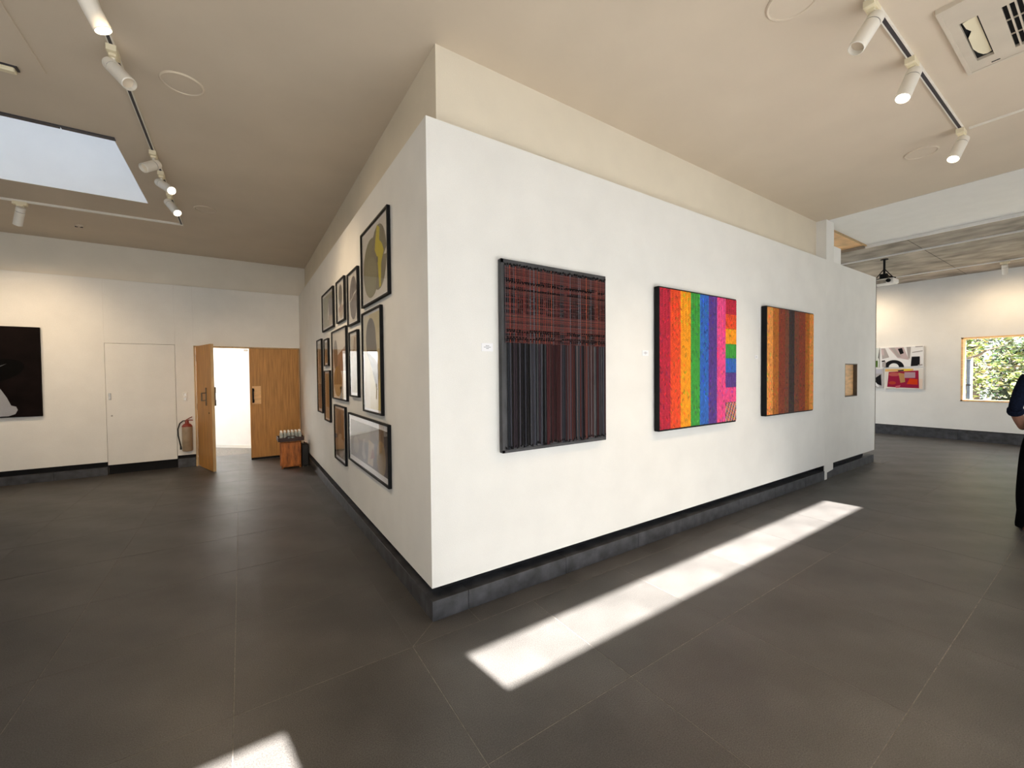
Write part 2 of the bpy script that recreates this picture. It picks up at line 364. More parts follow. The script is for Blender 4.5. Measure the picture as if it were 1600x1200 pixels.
h2 = MB(); lb(h2, LW-.16, LW-.10, LT+.03, LT+.05, 1.12, 1.22); lb(h2, LW-.16, LW-.10, LT+.025, LT+.045, 1.22, 1.34); lb(h2, LW-.16, LW-.10, LT+.03, LT+.05, 1.34, 1.44)
lb(h2, LW-.14, LW-.12, LT, LT+.03, 1.22, 1.225); lb(h2, LW-.14, LW-.12, LT, LT+.03, 1.33, 1.335)
h2.build('door_handle', M_brown, ll)
lb(MB(), LW-.16, LW-.13, -.004, 0, .985, 1.01).build('keyhole', M_black, ll)
for z in (.20, 1.02, 1.90): lb(MB(), -.016, .004, .0, .03, z, z+.12).build('hinge', M_brown, ll)

# lobby beyond the door (left open above to let sky light in)
lo = Vector((-1.575, 9.14, 0)); ld = Vector((.709, -.63, 0)).normalized(); lnrm = Vector((-ld.y, ld.x, 0))*-1
if lnrm.y > 0: lnrm = -lnrm
A = lo-ld*2.9; B = lo+ld*2.62
wlob = struct(MB().prism([A, B, B-lnrm*.12, A-lnrm*.12], (0, 0, 4.6)).build('wall_lobby', M_lobby), 'bright white lobby wall seen through the open door', 'wall')
MB().prism([A+lnrm*.015, B+lnrm*.015, B, A], (0, 0, .07)).build('skirting', M_white, wlob)
struct(box((-3.9, YFU+.13, 0), (-3.75, 11.2, 4.6)).build('wall_lobby_side', M_lobby), 'white side wall of the lobby', 'wall')

struct(box((-3.9, YFU+.05, 3.4), (.9, 8.1, 3.5)).build('lobby_light_blocker', M_lobby), 'added unseen canopy that dims the lobby beyond the door', 'ceiling')  # added out of view to cut the sky light in the lobby

# ------------------------------------------------------------------ enclosing walls
struct(box((XL-.12, YR-.1, 0), (XL, YFU+.13, ZC)).build('wall_west', M_wall), 'white side wall of the left room', 'wall')
# rear wall: low strip windows and a high slot that lets the sun in
ZS0, ZS1 = 3.168, 3.496; SL = [(-3.6, -.222), (.69, 5.68)]
WZ0, WZ1 = .12, 1.96; WIN = [(-6.6, -4.3), (-4.1, -1.8), (-1.4, 1.6), (1.9, 4.9), (8.7, 10.7)]  # unseen low windows; the outer ones added to brighten the side rooms
def wall_with_holes(x0, x1, z0, z1, holes, y0, y1):
    m = MB(); xs_ = sorted({x0, x1, *[h[0] for h in holes], *[h[1] for h in holes]}); zs_ = sorted({z0, z1, *[h[2] for h in holes], *[h[3] for h in holes]})
    for a, b in zip(xs_, xs_[1:]):
        run = None
        for c, d in zip(zs_, zs_[1:]):
            hole = any(h[0] <= a+1e-6 and h[1] >= b-1e-6 and h[2] <= c+1e-6 and h[3] >= d-1e-6 for h in holes)
            if hole:
                if run: m.box((a, y0, run[0]), (b, y1, run[1])); run = None
            else: run = (run[0], d) if run else (c, d)
        if run: m.box((a, y0, run[0]), (b, y1, run[1]))
    return m
holes = [(a, b, ZS0, ZS1) for a, b in SL]+[(a, b, WZ0, WZ1) for a, b in WIN]
struct(wall_with_holes(XL, X2+.2, 0, ZC+.05, holes, YR-.08, YR).build('wall_rear', M_wall), 'rear wall with strip windows', 'wall')
for k, (a, b, c, d) in enumerate(holes):
    w = struct(box((a, YR-.05, c), (b, YR-.046, d)).build('window_%d' % (k+2), M_glass), 'unseen strip window in the rear wall', 'window')
    portal('portal', ((a+b)/2, YR-.02, (c+d)/2), (0, 1, 0), b-a, d-c)

# right room: far wall with window, back wall
WY0, WY1, WZA, WZB = -3.1, -.330, .90, 2.352
ZC2 = 3.785
xw = MB()
for y0, y1, z0, z1 in ((WY1, 3.2, 0, ZC2), (YR-.1, WY0, 0, ZC2), (WY0, WY1, 0, WZA), (WY0, WY1, WZB, ZC2)): xw.box((X2+.02, y0, z0), (X2+.24, y1, z1))
we2 = struct(xw.build('wall_east', M_wall), "white end wall of the right room with picture window", 'wall')
ZP2 = 3.212
for y0, y1, z0, z1 in ((WY1+.0, 3.2, .245, ZP2), (YR, WY0, .245, ZP2), (WY0, WY1, .245, WZA), (WY0, WY1, WZB, ZP2)): MB().box((X2, y0, z0), (X2+.02, y1, z1)).build('wall_panel', M_wall, we2)
box((X2+.012, YR, .2), (X2+.019, 3.2, .246)).build('shadow_gap', M_void, we2)
b2 = struct(thing('baseboard_east', (X2, YR, 0), 'dark stone plinth below the picture window wall', 'baseboard'))
yy = [YR+.88*k for k in range(10)]
for a, b in zip(yy, yy[1:]): MB().cbox((X2-.005, a+.001, 0), (X2+.02, min(b, 3.2)-.001, .225), .002).build('stone_slab', M_stone, b2)
wn1 = struct(thing('window_1', (X2, WY0, WZA), 'square picture window looking out on green trees', 'window'))
wfm = MB(); t = .03
for a, b in (((X2-.008, WY1-t, WZA), (X2+.30, WY1, WZB)), ((X2-.008, WY0, WZA), (X2+.30, WY0+t, WZB)), ((X2-.008, WY0, WZB-t), (X2+.30, WY1, WZB)), ((X2-.008, WY0, WZA), (X2+.30, WY1, WZA+t))): wfm.box(a, b)
wfm.build('window_frame', M_ply_lt, wn1)
box((X2+.25, WY0+t, WZA+t), (X2+.256, WY1-t, WZB-t)).build('pane', M_glass, wn1)
portal('portal', (X2+.20, (WY0+WY1)/2, (WZA+WZB)/2), (-1, 0, 0), WY1-WY0, WZB-WZA)
struct(wall_with_holes(6.3, X2+.24, 0, ZC2+.3, [(8.0, 12.66, .15, 3.5)], 2.4, 2.52).build('wall_back', M_wall), 'white wall with a large window behind the end panel', 'wall')
struct(box((8.0, 2.46, .15), (12.66, 2.464, 3.5)).build('window_9', M_glass), 'large window behind the end panel', 'window')
portal('portal', (10.33, 2.45, 1.825), (0, -1, 0), 4.66, 3.35)
struct(box((6.30, S+.12, 0), (6.42, 2.4, ZC+.1)).build('wall_inner', M_wall), 'white side wall behind the end panel', 'wall')

# ------------------------------------------------------------------ ceilings
KX, KY0, KY1 = -1.945, 2.73, 4.46
ce = MB()
ce.box((KX, YR-.1, ZC), (6.235, YFU+.13, ZC+.12)); ce.box((XL-.1, YR-.1, ZC), (KX, KY0, ZC+.12)); ce.box((XL-.1, KY1, ZC), (KX, YFU+.13, ZC+.12)); ce.box((XL-.1, KY0, ZC), (-4.4, KY1, ZC+.12))
ceil = struct(ce.build('ceiling', M_ceil), 'warm grey painted ceiling with square skylight', 'ceiling')
sk = struct(thing('window_skylight', (KX, KY0, ZC), 'square skylight shaft with opal glazing', 'skylight'))
ZK = ZC+1.0
sh = MB().box((KX, KY0-.04, ZC+.1), (KX+.04, KY1+.04, ZK)).box((-4.44, KY0-.04, ZC+.1), (-4.4, KY1+.04, ZK)).box((-4.4, KY1, ZC+.1), (KX, KY1+.04, ZK)).box((-4.4, KY0-.04, ZC+.1), (KX, KY0, ZK))
sh.box((-4.4, KY1-.004, ZC+.001), (KX, KY1, ZK)).box((KX-.004, KY0+.05, ZC+.001), (KX, KY1, ZK))
sh.build('shaft', M_lobby, sk)
box((-4.44, KY0-.04, ZK), (KX+.04, KY1+.04, ZK+.01)).build('opal_sheet', M_opal, sk)
MB().box((-4.4, KY0, ZC-.012), (KX-.35, KY0+.05, ZC+.03)).box((KX-.34, KY0, ZC-.012), (KX+.01, KY0+.05, ZC+.03)).build('flashing', M_track, sk)
# dropped access panel and its joints
struct(MB().cbox((-3.4, .6, ZC-.012), (-2.137, 1.90, ZC), .003).build('ceiling_hatch', M_ceil), 'ceiling access panel beside the left track', 'ceiling')
# right room ceiling: white soffit, raw concrete slab, wooden strip
so = struct(box((6.262, YR, ZC+.004), (8.27, .14, ZC+.06)).build('ceiling_soffit', M_white), 'white lowered soffit of the right room', 'ceiling')
box((6.236, YR, ZC+.03), (6.262, .14, ZC+.06)).build('shadow_gap', M_void, so)
box((6.262, .120, ZC-.012), (8.27, .145, ZC+.05)).build('edge_trim', M_doorframe, so)
box((8.250, YR, ZC2-.004), (8.272, .145, ZC+.05)).build('edge_trim', M_white, so)
struct(box((6.3, .146, ZC+.012), (8.271, 3.2, ZC+.058)).build('ceiling_wood', M_ply_lt), 'wooden ceiling strip behind the end panel', 'ceiling')
cs = struct(box((8.272, YR-.1, ZC2), (X2+.24, 3.3, ZC2+.3)).build('ceiling_concrete', M_concrete), 'raw concrete ceiling slab of the right room', 'ceiling')
for y in (-3.4, -1.9, -.4, 1.1, 2.6): box((8.29, y, ZC2-.0015), (X2, y+.006, ZC2)).build('board_joint', M_void, cs)
struct(box((6.2, YR-.1, ZC+.06), (8.4, 3.3, ZC+.16)).build('ceiling_roof', M_concrete), 'roof slab above the soffit', 'ceiling')

# ------------------------------------------------------------------ ground and trees outside the picture window
struct(box((X2+.3, -14, -.6), (40, 14, -.5)).build('ground', M_grass), 'green ground outside the window', 'ground')

def pt_on(base, d, k): return base+d*k
def jit(c, a):
    k_ = 1+RND.uniform(-a, a)
    return tuple(min(1, max(0, v*k_*(1+RND.uniform(-a, a)*.2))) for v in c)

# ------------------------------------------------------------------ woven panel of cords
AX0, AX1, AZ0, AZ1, AT = .521, 1.553, 1.046, 2.415, .045
a1 = thing('cord_artwork', ((AX0+AX1)/2, 0, AZ0), 'dark artwork of red-brown woven cords hanging loose over its lower half', 'artwork', 'artworks on the white gallery wall')
MB().cbox((AX0, -AT+.006, AZ0), (AX1, -.004, AZ1), .003).build('backing_board', M_slab, a1)
lip = MB(); e = .022
for p, q in (((AX0, -AT, AZ0), (AX0+e, -AT+.012, AZ1)), ((AX1-.008, -AT, AZ0), (AX1, -AT+.012, AZ1)), ((AX0, -AT, AZ1-.03), (AX1, -AT+.012, AZ1)), ((AX0, -AT, AZ0), (AX1, -AT+.012, AZ0+.022))): lip.cbox(p, q, .002)
lip.build('border', M_slab, a1)
CX0, CX1 = AX0+.03, AX1-.012
def bar(mb, p, q, rr):
    p, q = Vector(p), Vector(q); d = (q-p).normalized(); t = Vector((0, -1, 0)); w = d.cross(t)
    mb.loft([[o+t*rr, o+w*rr, o-t*rr*.6, o-w*rr] for o in (p, q)])
low = [(.026, .028, .034), (.06, .06, .072), (.012, .010, .011), (.060, .020, .022), (.035, .026, .032), (.095, .068, .074), (.12, .038, .032), (.050, .018, .018), (.07, .028, .026)]
up = [(.19, .050, .044), (.12, .038, .036), (.24, .060, .045), (.07, .030, .030), (.10, .09, .10), (.15, .055, .045)]
ZM = 1.828
hang, warp, weft, knot = MB(), MB(), MB(), MB()
x = CX0+.004; k = 0
while x < CX1:
    fr_ = (x-CX0)/(CX1-CX0)
    pal = low[:3]+[low[4], low[1]] if fr_ < .32 else low
    hang.cur = jit(RND.choice(pal), .35)
    if RND.random() < .022: hang.cur = (.36, .10, .06)
    rr = RND.uniform(.0048, .0088)
    if RND.random() < .90: bar(hang, (x, -AT-.004+RND.uniform(0, .005), ZM), (x+RND.uniform(-.003, .003), -AT-.004+RND.uniform(0, .005), AZ0+.035+RND.uniform(-.012, .012)), rr)
    knot.cur = (.008, .008, .009)
    z = AZ0+.034+RND.uniform(-.010, .01); knot.lathe([(.002, 0), (.007, .006), (.002, .02)], (x, -AT-.004, z), (RND.uniform(-.6, .6), 0, 1), 5)
    z = AZ1-.045+RND.uniform(-.008, .008); knot.lathe([(.002, 0), (.006, .006), (.002, .018)], (x, -AT-.004, z), (RND.uniform(-.6, .6), 0, 1), 5)
    warp.cur = jit(RND.choice(up), .3)
    if RND.random() < .08: warp.cur = (.40, .10, .05)
    if RND.random() < .07: warp.cur = (.17, .17, .20)
    bar(warp, (x, -AT-.002, AZ1-.04+RND.uniform(-.006, .006)), (x, -AT-.002, ZM-.004), RND.uniform(.003, .0045))
    x += rr*2+RND.uniform(.0008, .006); k += 1
z = ZM+.006
while z < AZ1-.05:
    h = (z-ZM)/(AZ1-.04-ZM)
    dark = (.02 < h < .05) or (.10 < h < .14) or (.30 < h < .62 and RND.random() < .55) or (.70 < h < .74) or (.80 < h < .84)
    segs = 1 if not dark else RND.randint(5, 9)
    xx = CX0
    if not dark:
        weft.cur = jit(up[RND.choice((0, 1, 3, 5))], .3); bar(weft, (CX0, -AT-.0035, z), (CX1, -AT-.0035, z+RND.uniform(-.003, .003)), .0026)
    else:
        while xx < CX1-.02:
            L = RND.uniform(.05, .22); x2 = min(CX1, xx+L); weft.cur = jit((.014, .010, .011), .4) if RND.random() < .7 else jit(up[1], .3)
            bar(weft, (xx, -AT+.0005, z), (x2, -AT+.0005, z), .0048); xx = x2+RND.uniform(.004, .05)
    z += RND.uniform(.0085, .0125)
for zz in (ZM+.028, ZM+.040, ZM+.080, ZM+.092, AZ1-.150, AZ1-.158, AZ1-.205):
    xx = CX0+.01
    while xx < CX1-.02:
        L = RND.uniform(.006, .016); weft.cur = (.010, .008, .009); bar(weft, (xx, -AT-.007, zz), (xx+L, -AT-.007, zz+RND.uniform(-.002, .002)), .0050); xx += L+RND.uniform(.006, .016)
        if RND.random() < .06: xx += .07
hang.build('hanging_cords', M_cord, a1, col=True)['kind'] = 'stuff'
warp.build('woven_warp', M_cord, a1, col=True)['kind'] = 'stuff'
weft.build('woven_weft', M_cord, a1, col=True)['kind'] = 'stuff'
knot.build('cord_knots', M_cord, a1, col=True)['kind'] = 'stuff'

# ------------------------------------------------------------------ ribbon panels
def band(parent, x0, x1, z0, z1, col, y, name='ribbon_band', multi=None, c=.0225, base_dark=.35):
    m = MB(); m.cur = tuple(v*.5 for v in (col or (.2, .1, .1))); m.box((x0+.001, y, z0), (x1-.001, y+.0006, z1)); nx = max(1, round((x1-x0)/c)); w = (x1-x0)/nx; n = int((z1-z0)/c)+2; hgt = .009
    for i in range(nx):
        s = c*.9 if i % 2 else -c*.9
        y_ = y-.0004; xa, xb = x0+i*w+.0008, x0+(i+1)*w-.0008
        for j in range(-1, n+1):
            za = z0+j*c+(0 if i % 2 else c*.9)
            q = [(xa, za), (xb, za+s), (xb, za+s+c*.93), (xa, za+c*.93)]
            q = [(a, min(max(b, z0), z1)) for a, b in q]
            if max(b for a, b in q)-min(b for a, b in q) < c*.5: continue
            m.cur = jit(multi[(i+j*2) % len(multi)] if multi else col, .14)
            if RND.random() < .16: m.cur = tuple(v*RND.choice((.6, .75, 1.35)) for v in m.cur)
            cx = sum(a for a, b in q)/4; cz = sum(b for a, b in q)/4
            m.poly([(a, y_, b) for a, b in q]+[(cx, y_-hgt, cz)], [(0, 1, 4), (1, 2, 4), (2, 3, 4), (3, 0, 4)])
    o = m.build(name, M_weave, parent, col=True); return o
R2 = [(.52, .018, .050), (.80, .085, .020), (.88, .36, .008), (.055, .36, .050), (.035, .15, .52), (.115, .050, .27), (.80, .080, .27)]
BX = [2.242, 2.402, 2.562, 2.728, 2.884, 3.040, 3.195, 3.361, 3.578]; BZ = [2.399, 2.237, 2.079, 1.914, 1.758, 1.602, 1.443, 1.281, 1.072]
a2 = thing('rainbow_artwork', (2.9, 0, 1.055), 'woven artwork of vertical rainbow stripes with a column of colour blocks', 'artwork', 'artworks on the white gallery wall')
MB().cbox((2.232, -.060, 1.055), (3.582, -.004, 2.412), .006).build('backing_board', M_black, a2)
for i in range(7): band(a2, BX[i], BX[i+1], 1.072, 2.399, R2[i], -.061)
for i in range(6): band(a2, BX[7], BX[8], BZ[i+1], BZ[i], R2[i], -.061, 'ribbon_block')
band(a2, BX[7], BX[8], BZ[7], BZ[6], R2[6], -.061, 'ribbon_block')
band(a2, BX[7], BX[8], BZ[8], BZ[7], None, -.061, 'ribbon_block', multi=[(.75, .35, .30), (.25, .13, .22), (.70, .16, .05), (.5, .35, .2), (.08, .05, .10)])
R3 = [(.78, .33, .075), (.46, .15, .020), (.25, .052, .024), (.20, .070, .038), (.050, .034, .032), (.20, .068, .036), (.25, .055, .024), (.44, .14, .018), (.72, .30, .065)]
CXS = [4.265, 4.405, 4.552, 4.724, 4.827, 4.982, 5.116, 5.302, 5.430, 5.560]
a3 = thing('brown_artwork', (4.9, 0, 1.07), 'woven artwork of orange and brown stripes with a dark centre', 'artwork', 'artworks on the white gallery wall')
MB().cbox((4.252, -.066, 1.07), (5.564, -.004, 2.402), .006).build('backing_board', M_black, a3)
for i in range(9): band(a3, CXS[i], CXS[i+1], 1.085, 2.390, R3[i], -.067)

def placard(x0, x1, z0, z1, label):
    p = thing('placard', ((x0+x1)/2, 0, z0), label, 'label card', 'label cards beside the woven artworks')
    box((x0, -.003, z0), (x1, 0, z1)).build('card', M_paper, p)
    h = z1-z0; w = x1-x0; m = MB()
    for k, (a, b) in enumerate(((.35, .65), (.2, .8), (.38, .62))): m.box((x0+a*w, -.0034, z1-h*(.35+.17*k)), (x0+b*w, -.003, z1-h*(.28+.17*k)))
    m.build('printed_lines', M_ink, p)
placard(.384, .476, 1.766, 1.822, 'white caption card left of the dark cord artwork')
placard(2.068, 2.158, 1.765, 1.815, 'white caption card left of the rainbow artwork')
placard(4.110, 4.182, 1.768, 1.806, 'tiny white caption card left of the brown striped artwork')

# ------------------------------------------------------------------ framed collages on the left wall
def ell(cx, cy, rx, ry, n=28, a0=0, a1=2*math.pi, rot=0):
    P = []
    for i in range(n):
        t_ = a0+(a1-a0)*i/(n if a1-a0 > 6.28 else n-1); X, Y = rx*math.cos(t_), ry*math.sin(t_)
        P.append((cx+X*math.cos(rot)-Y*math.sin(rot), cy+X*math.sin(rot)+Y*math.cos(rot)))
    return P
def rect(a, b, c, d): return [(a, b), (c, b), (c, d), (a, d)]
FT = .030
def collage(name, y0, y1, z0, z1, mat_w, bgc, shapes, label, bar_w=.016):
    """y0: edge nearest the corner (right in view), y1: far edge.  shapes in 0..1 of the print, u from far (left) to near (right)"""
    t_ = thing(name, (0, (y0+y1)/2, z0), label, 'picture', 'framed collages on the left wall')
    m = MB()
    for p, q in (((-FT, y0, z0), (-.002, y0+bar_w, z1)), ((-FT, y1-bar_w, z0), (-.002, y1, z1)), ((-FT, y0+bar_w, z0), (-.002, y1-bar_w, z0+bar_w)), ((-FT, y0+bar_w, z1-bar_w), (-.002, y1-bar_w, z1))): m.cbox(p, q, .0015)
    m.build('frame', M_black, t_)
    box((-.012, y0+bar_w, z0+bar_w), (-.003, y1-bar_w, z1-bar_w)).build('mount', M_paper, t_)
    a, b, c, d = y0+bar_w+mat_w, y1-bar_w-mat_w, z0+bar_w+mat_w, z1-bar_w-mat_w
    pr = MB(); pr.cur = bgc; pr.box((-.0130, a, c), (-.012, b, d))
    o = pr.build('print', M_print, t_, col=True)
    sh_ = MB()
    for k, (col, pts) in enumerate(shapes):
        sh_.cur = col; sh_.prism([(-.0131-.0003*k, b-(b-a)*min(1, max(0, uu)), c+(d-c)*min(1, max(0, vv))) for uu, vv in pts], (-.0003, 0, 0))
    if shapes: sh_.build('paper_shapes', M_print, o, col=True)
    box((-.0245, y0+bar_w, z0+bar_w), (-.0225, y1-bar_w, z1-bar_w)).build('pane', M_frame_glass, t_)
OL, GR, YE, BE, BR, PK, PU, WH, DK = (.25, .235, .14), (.115, .105, .10), (.66, .56, .03), (.46, .37, .27), (.25, .15, .085), (.33, .20, .16), (.17, .14, .15), (.78, .75, .70), (.06, .05, .05)
collage('framed_collage', .751, 1.61, 2.25, 2.945, .02, WH, [
    (OL, ell(.36, .45, .34, .42)), ((.22, .20, .14), ell(.66, .52, .30, .44)), ((.30, .28, .17), ell(.34, .33, .25, .28)), (YE, [(.62, .97), (.56, .80), (.52, .66), (.60, .55), (.64, .40), (.68, .10), (.74, .12), (.76, .42), (.86, .55), (.80, .66), (.70, .74), (.72, .90)]),
    (DK, rect(.60, .46, .64, .54)), (WH, [(.86, .50), (1, .60), (.95, .48)])], 'largest framed collage, olive rounded forms with a yellow streak, topmost near the corner')
collage('framed_collage', 3.07, 3.90, 2.232, 2.745, .03, (.30, .30, .17), [
    ((.38, .36, .24), rect(.0, .0, .5, .45)), (PU, ell(.75, .55, .22, .38)), (WH, [(.45, .2), (.55, .75), (.62, .2)]), (BE, rect(.55, 0, 1, .3))], 'small framed collage with green ground, farthest in the top row of three')
collage('framed_collage', 2.40, 2.855, 2.238, 2.735, .02, WH, [
    (GR, ell(.42, .66, .26, .30)), (BE, ell(.50, .22, .30, .20)), (PK, [(.15, .32), (.40, .40), (.60, .30), (.85, .36), (.80, .24), (.2, .2)])], 'small framed collage with a dark oval above beige, middle of the top row')
collage('framed_collage', 1.77, 2.24, 2.14, 2.70, .02, WH, [
    ((.15, .125, .125), ell(.5, .5, .42, .46)), (WH, [(.08, .46), (.40, .52), (.55, .58), (.92, .63), (.92, .61), (.55, .555), (.40, .50), (.08, .44)]), ((.19, .165, .16), ell(.5, .26, .34, .20))], 'small framed collage of one cracked grey-purple oval beside the largest frame')
collage('framed_collage', .986, 1.62, 1.265, 2.20, .02, (.62, .54, .33), [
    ((.75, .70, .56), rect(0, 0, .34, 1)), (GR, ell(.42, .74, .30, .22)), (GR, [(.14, .74), (.16, .60), (.30, .64), (.26, .56), (.44, .44), (.62, .30), (.78, .20), (.84, .34), (.80, .55), (.72, .74)]), ((.70, .60, .25), [(.80, .0), (1, 0), (1, .5), (.9, .3)])], 'tall framed collage of a dark grey bird-like form on cream, below the largest frame')
collage('framed_collage', 1.81, 2.195, 1.385, 2.075, .03, (.55, .50, .42), [
    (BR, [(.3, .72), (.7, .75), (.72, .95), (.5, .98)]), (BE, rect(.72, .55, 1, 1)), ((.45, .42, .36), ell(.55, .35, .28, .30))], 'narrow framed collage in pale greys between two tall collages')
collage('framed_collage', 2.345, 3.21, 1.318, 2.17, .02, WH, [
    (PK, [(.22, .62), (1, .78), (1, .40), (.6, .40), (.3, .45)]), (GR, ell(.20, .66, .16, .24)), ((.30, .19, .07), ell(.34, .24, .32, .24)), ((.24, .15, .07), [(.1, .2), (.5, .55), (.6, .2)])], 'square-ish framed collage of brown and dark ovals in the middle of the group')
collage('framed_collage', 3.48, 3.805, 1.745, 2.12, .03, (.36, .27, .18), [
    (BR, rect(.1, .1, .5, .5)), (BE, ell(.6, .6, .25, .25)), (DK, rect(.4, .3, .5, .8))], 'smallest framed collage in mottled browns at the far side')
collage('framed_collage', 3.40, 3.835, .985, 1.685, .025, (.40, .27, .13), [
    ((.28, .17, .07), ell(.5, .55, .25, .38)), (BE, rect(0, 0, 1, .25))], 'tan framed collage hung under the smallest frame')
collage('framed_collage', 4.02, 4.45, 1.065, 2.155, .04, (.42, .35, .26), [
    (GR, ell(.5, .78, .22, .13)), (DK, ell(.5, .52, .14, .12)), ((.14, .085, .085), rect(0, 0, 1, .38))], 'tall narrow framed collage farthest from the corner, dark lower band')
collage('framed_collage', 2.47, 3.125, .567, 1.248, .03, (.26, .20, .15), [
    (GR, ell(.45, .72, .28, .26)), (BE, ell(.5, .26, .30, .24)), (BR, rect(.6, .4, 1, .9))], 'framed collage of a dark oval over a beige one, bottom left of the group')
collage('framed_collage', .814, 2.30, .685, 1.205, .05, (.115, .095, .09), [
    ((.20, .18, .16), rect(0, .55, .6, 1)), ((.30, .28, .24), ell(.18, .35, .09, .22)), ((.38, .36, .33), [(.36, .2), (.40, .6), (.45, .62), (.43, .4), (.48, .15), (.42, .08)]), (BE, [(.52, .05), (.66, .05), (.70, .6), (.56, .65)]), ((.32, .24, .15), ell(.86, .35, .10, .40)), ((.22, .10, .08), [(.6, .2), (.66, .5), (.72, .3)])], 'wide landscape framed collage at the bottom near the corner')

# ------------------------------------------------------------------ dark picture on the far wall
dp = thing('dark_picture', (-4.35, YF, 1.03), 'large black picture with a pale patterned shape, on the far wall', 'picture')
MB().cbox((-5.15, YF-.04, 1.03), (-3.585, YF-.004, 2.402), .003).build('canvas', mat('black_canvas', (.006, .0035, .0035), .8, 5, .2, spec=.08), dp)
pm = MB()
pm.cur = (.002, .002, .002); pm.prism([(x, YF-.0402, z) for x, z in ell(-4.10, 1.72, .36, .17, 28, rot=.30)], (0, -.0004, 0))
pm.cur = (.10, .10, .11); pm.prism([(x, YF-.0408, z) for x, z in ((-4.30, 1.68), (-4.02, 1.80), (-3.93, 1.84), (-4.0, 1.79), (-4.3, 1.66))], (0, -.0003, 0))
pm.cur = (.34, .35, .38); pm.prism([(x, YF-.0412, z) for x, z in ((-4.45, 1.05), (-3.93, 1.05), (-3.86, 1.08), (-3.835, 1.14), (-3.85, 1.19), (-3.90, 1.21), (-3.94, 1.33), (-4.0, 1.46), (-4.12, 1.55), (-4.45, 1.5))], (0, -.0003, 0))
for k in range(14):
    pm.cur = (.03, .03, .035); cx, cz = RND.uniform(-4.40, -3.93), RND.uniform(1.22, 1.45)
    pm.prism([(x, YF-.0416, z) for x, z in ell(cx, cz, RND.uniform(.008, .02), .008, 7)], (0, -.0002, 0))
pm.build('painted_shapes', M_print, dp, col=True)

# ------------------------------------------------------------------ switch and extinguisher
sw = thing('light_switch', (-1.846, YF, 1.18), 'white double switch plate beside the wooden door', 'switch')
MB().cbox((-1.878, YF-.010, 1.182), (-1.814, YF, 1.345), .003).build('plate', M_white, sw)
for z in (1.20, 1.275): MB().cbox((-1.864, YF-.016, z), (-1.828, YF-.009, z+.055), .003).build('rocker', M_steel, sw)
ex = thing('fire_extinguisher', (-1.825, YF-.085, .30), 'tan fire extinguisher with red top and black hose', 'fire extinguisher')
EX, EY = -1.825, YF-.082
MB().lathe([(.05, .295), (.066, .300), (.076, .315), (.077, .70), (.077, .735)], (EX, EY, 0), n=24).build('cylinder', M_tan, ex, smooth=True)
MB().lathe([(.077, .735), (.076, .750), (.055, .780), (.030, .795), (.026, .835), (.020, .845)], (EX, EY, 0), n=24).build('shoulder', M_red, ex, smooth=True)
MB().tube([(EX-.02, EY, .835), (EX+.03, EY, .85), (EX+.085, EY, .845)], .009).build('carry_handle', M_red, ex)
MB().tube([(EX-.02, EY, .845), (EX+.02, EY, .875), (EX+.075, EY, .905)], .008).build('squeeze_lever', M_red, ex)
MB().tube([(EX-.015, EY, .84), (EX-.055, EY, .84), (EX-.10, EY, .80), (EX-.128, EY, .70), (EX-.125, EY, .58), (EX-.105, EY, .46), (EX-.095, EY, .40), (EX-.093, EY, .335)], [.010]*6+[.012, .015], 10).build('hose', M_rubber, ex, smooth=True)
MB().tube([(EX-.11, EY, .40), (EX-.06, EY, .40)], .006).build('hose_clip', M_white, ex)
MB().box((EX-.03, EY+.06, .60), (EX+.03, YF-.001, .66)).build('bracket', M_steel, ex)

# ------------------------------------------------------------------ wooden stool with tray of bottles
PXa, PXb, PYa, PYb = -.452, -.145, 5.63, 5.93
st = thing('wooden_stool', ((PXa+PXb)/2, (PYa+PYb)/2, 0), 'square reddish wooden box stool by the double door', 'stool')
MB().cbox((PXa+.02, PYa+.012, .02), (PXb-.02, PYb-.012, .455), .003).build('panel', M_crate, st)
for x in (PXa, PXb-.028):
    for y in (PYa, PYb-.028): MB().cbox((x, y, 0), (x+.028, y+.028, .455), .003).build('leg', M_crate, st)
MB().cbox((PXa, PYa, .03), (PXb, PYa+.014, .055), .002).build('rail', M_crate, st)
MB().cbox((PXa-.008, PYa-.008, .455), (PXb+.008, PYb+.008, .48), .004).build('top', M_crate, st)
tr = thing('serving_tray', (-.295, 5.78, .48), 'dark wooden tray with cut-out handles on the stool', 'tray')
TX0, TX1, TY0, TY1, TZ = -.50, -.095, 5.575, 5.965, .481
MB().cbox((TX0+.012, TY0+.012, TZ), (TX1-.012, TY1-.012, TZ+.012), .002).build('base', M_tray, tr)
for x in (TX0, TX1-.014): MB().cbox((x, TY0, TZ), (x+.014, TY1, TZ+.065), .003).build('side', M_tray, tr)
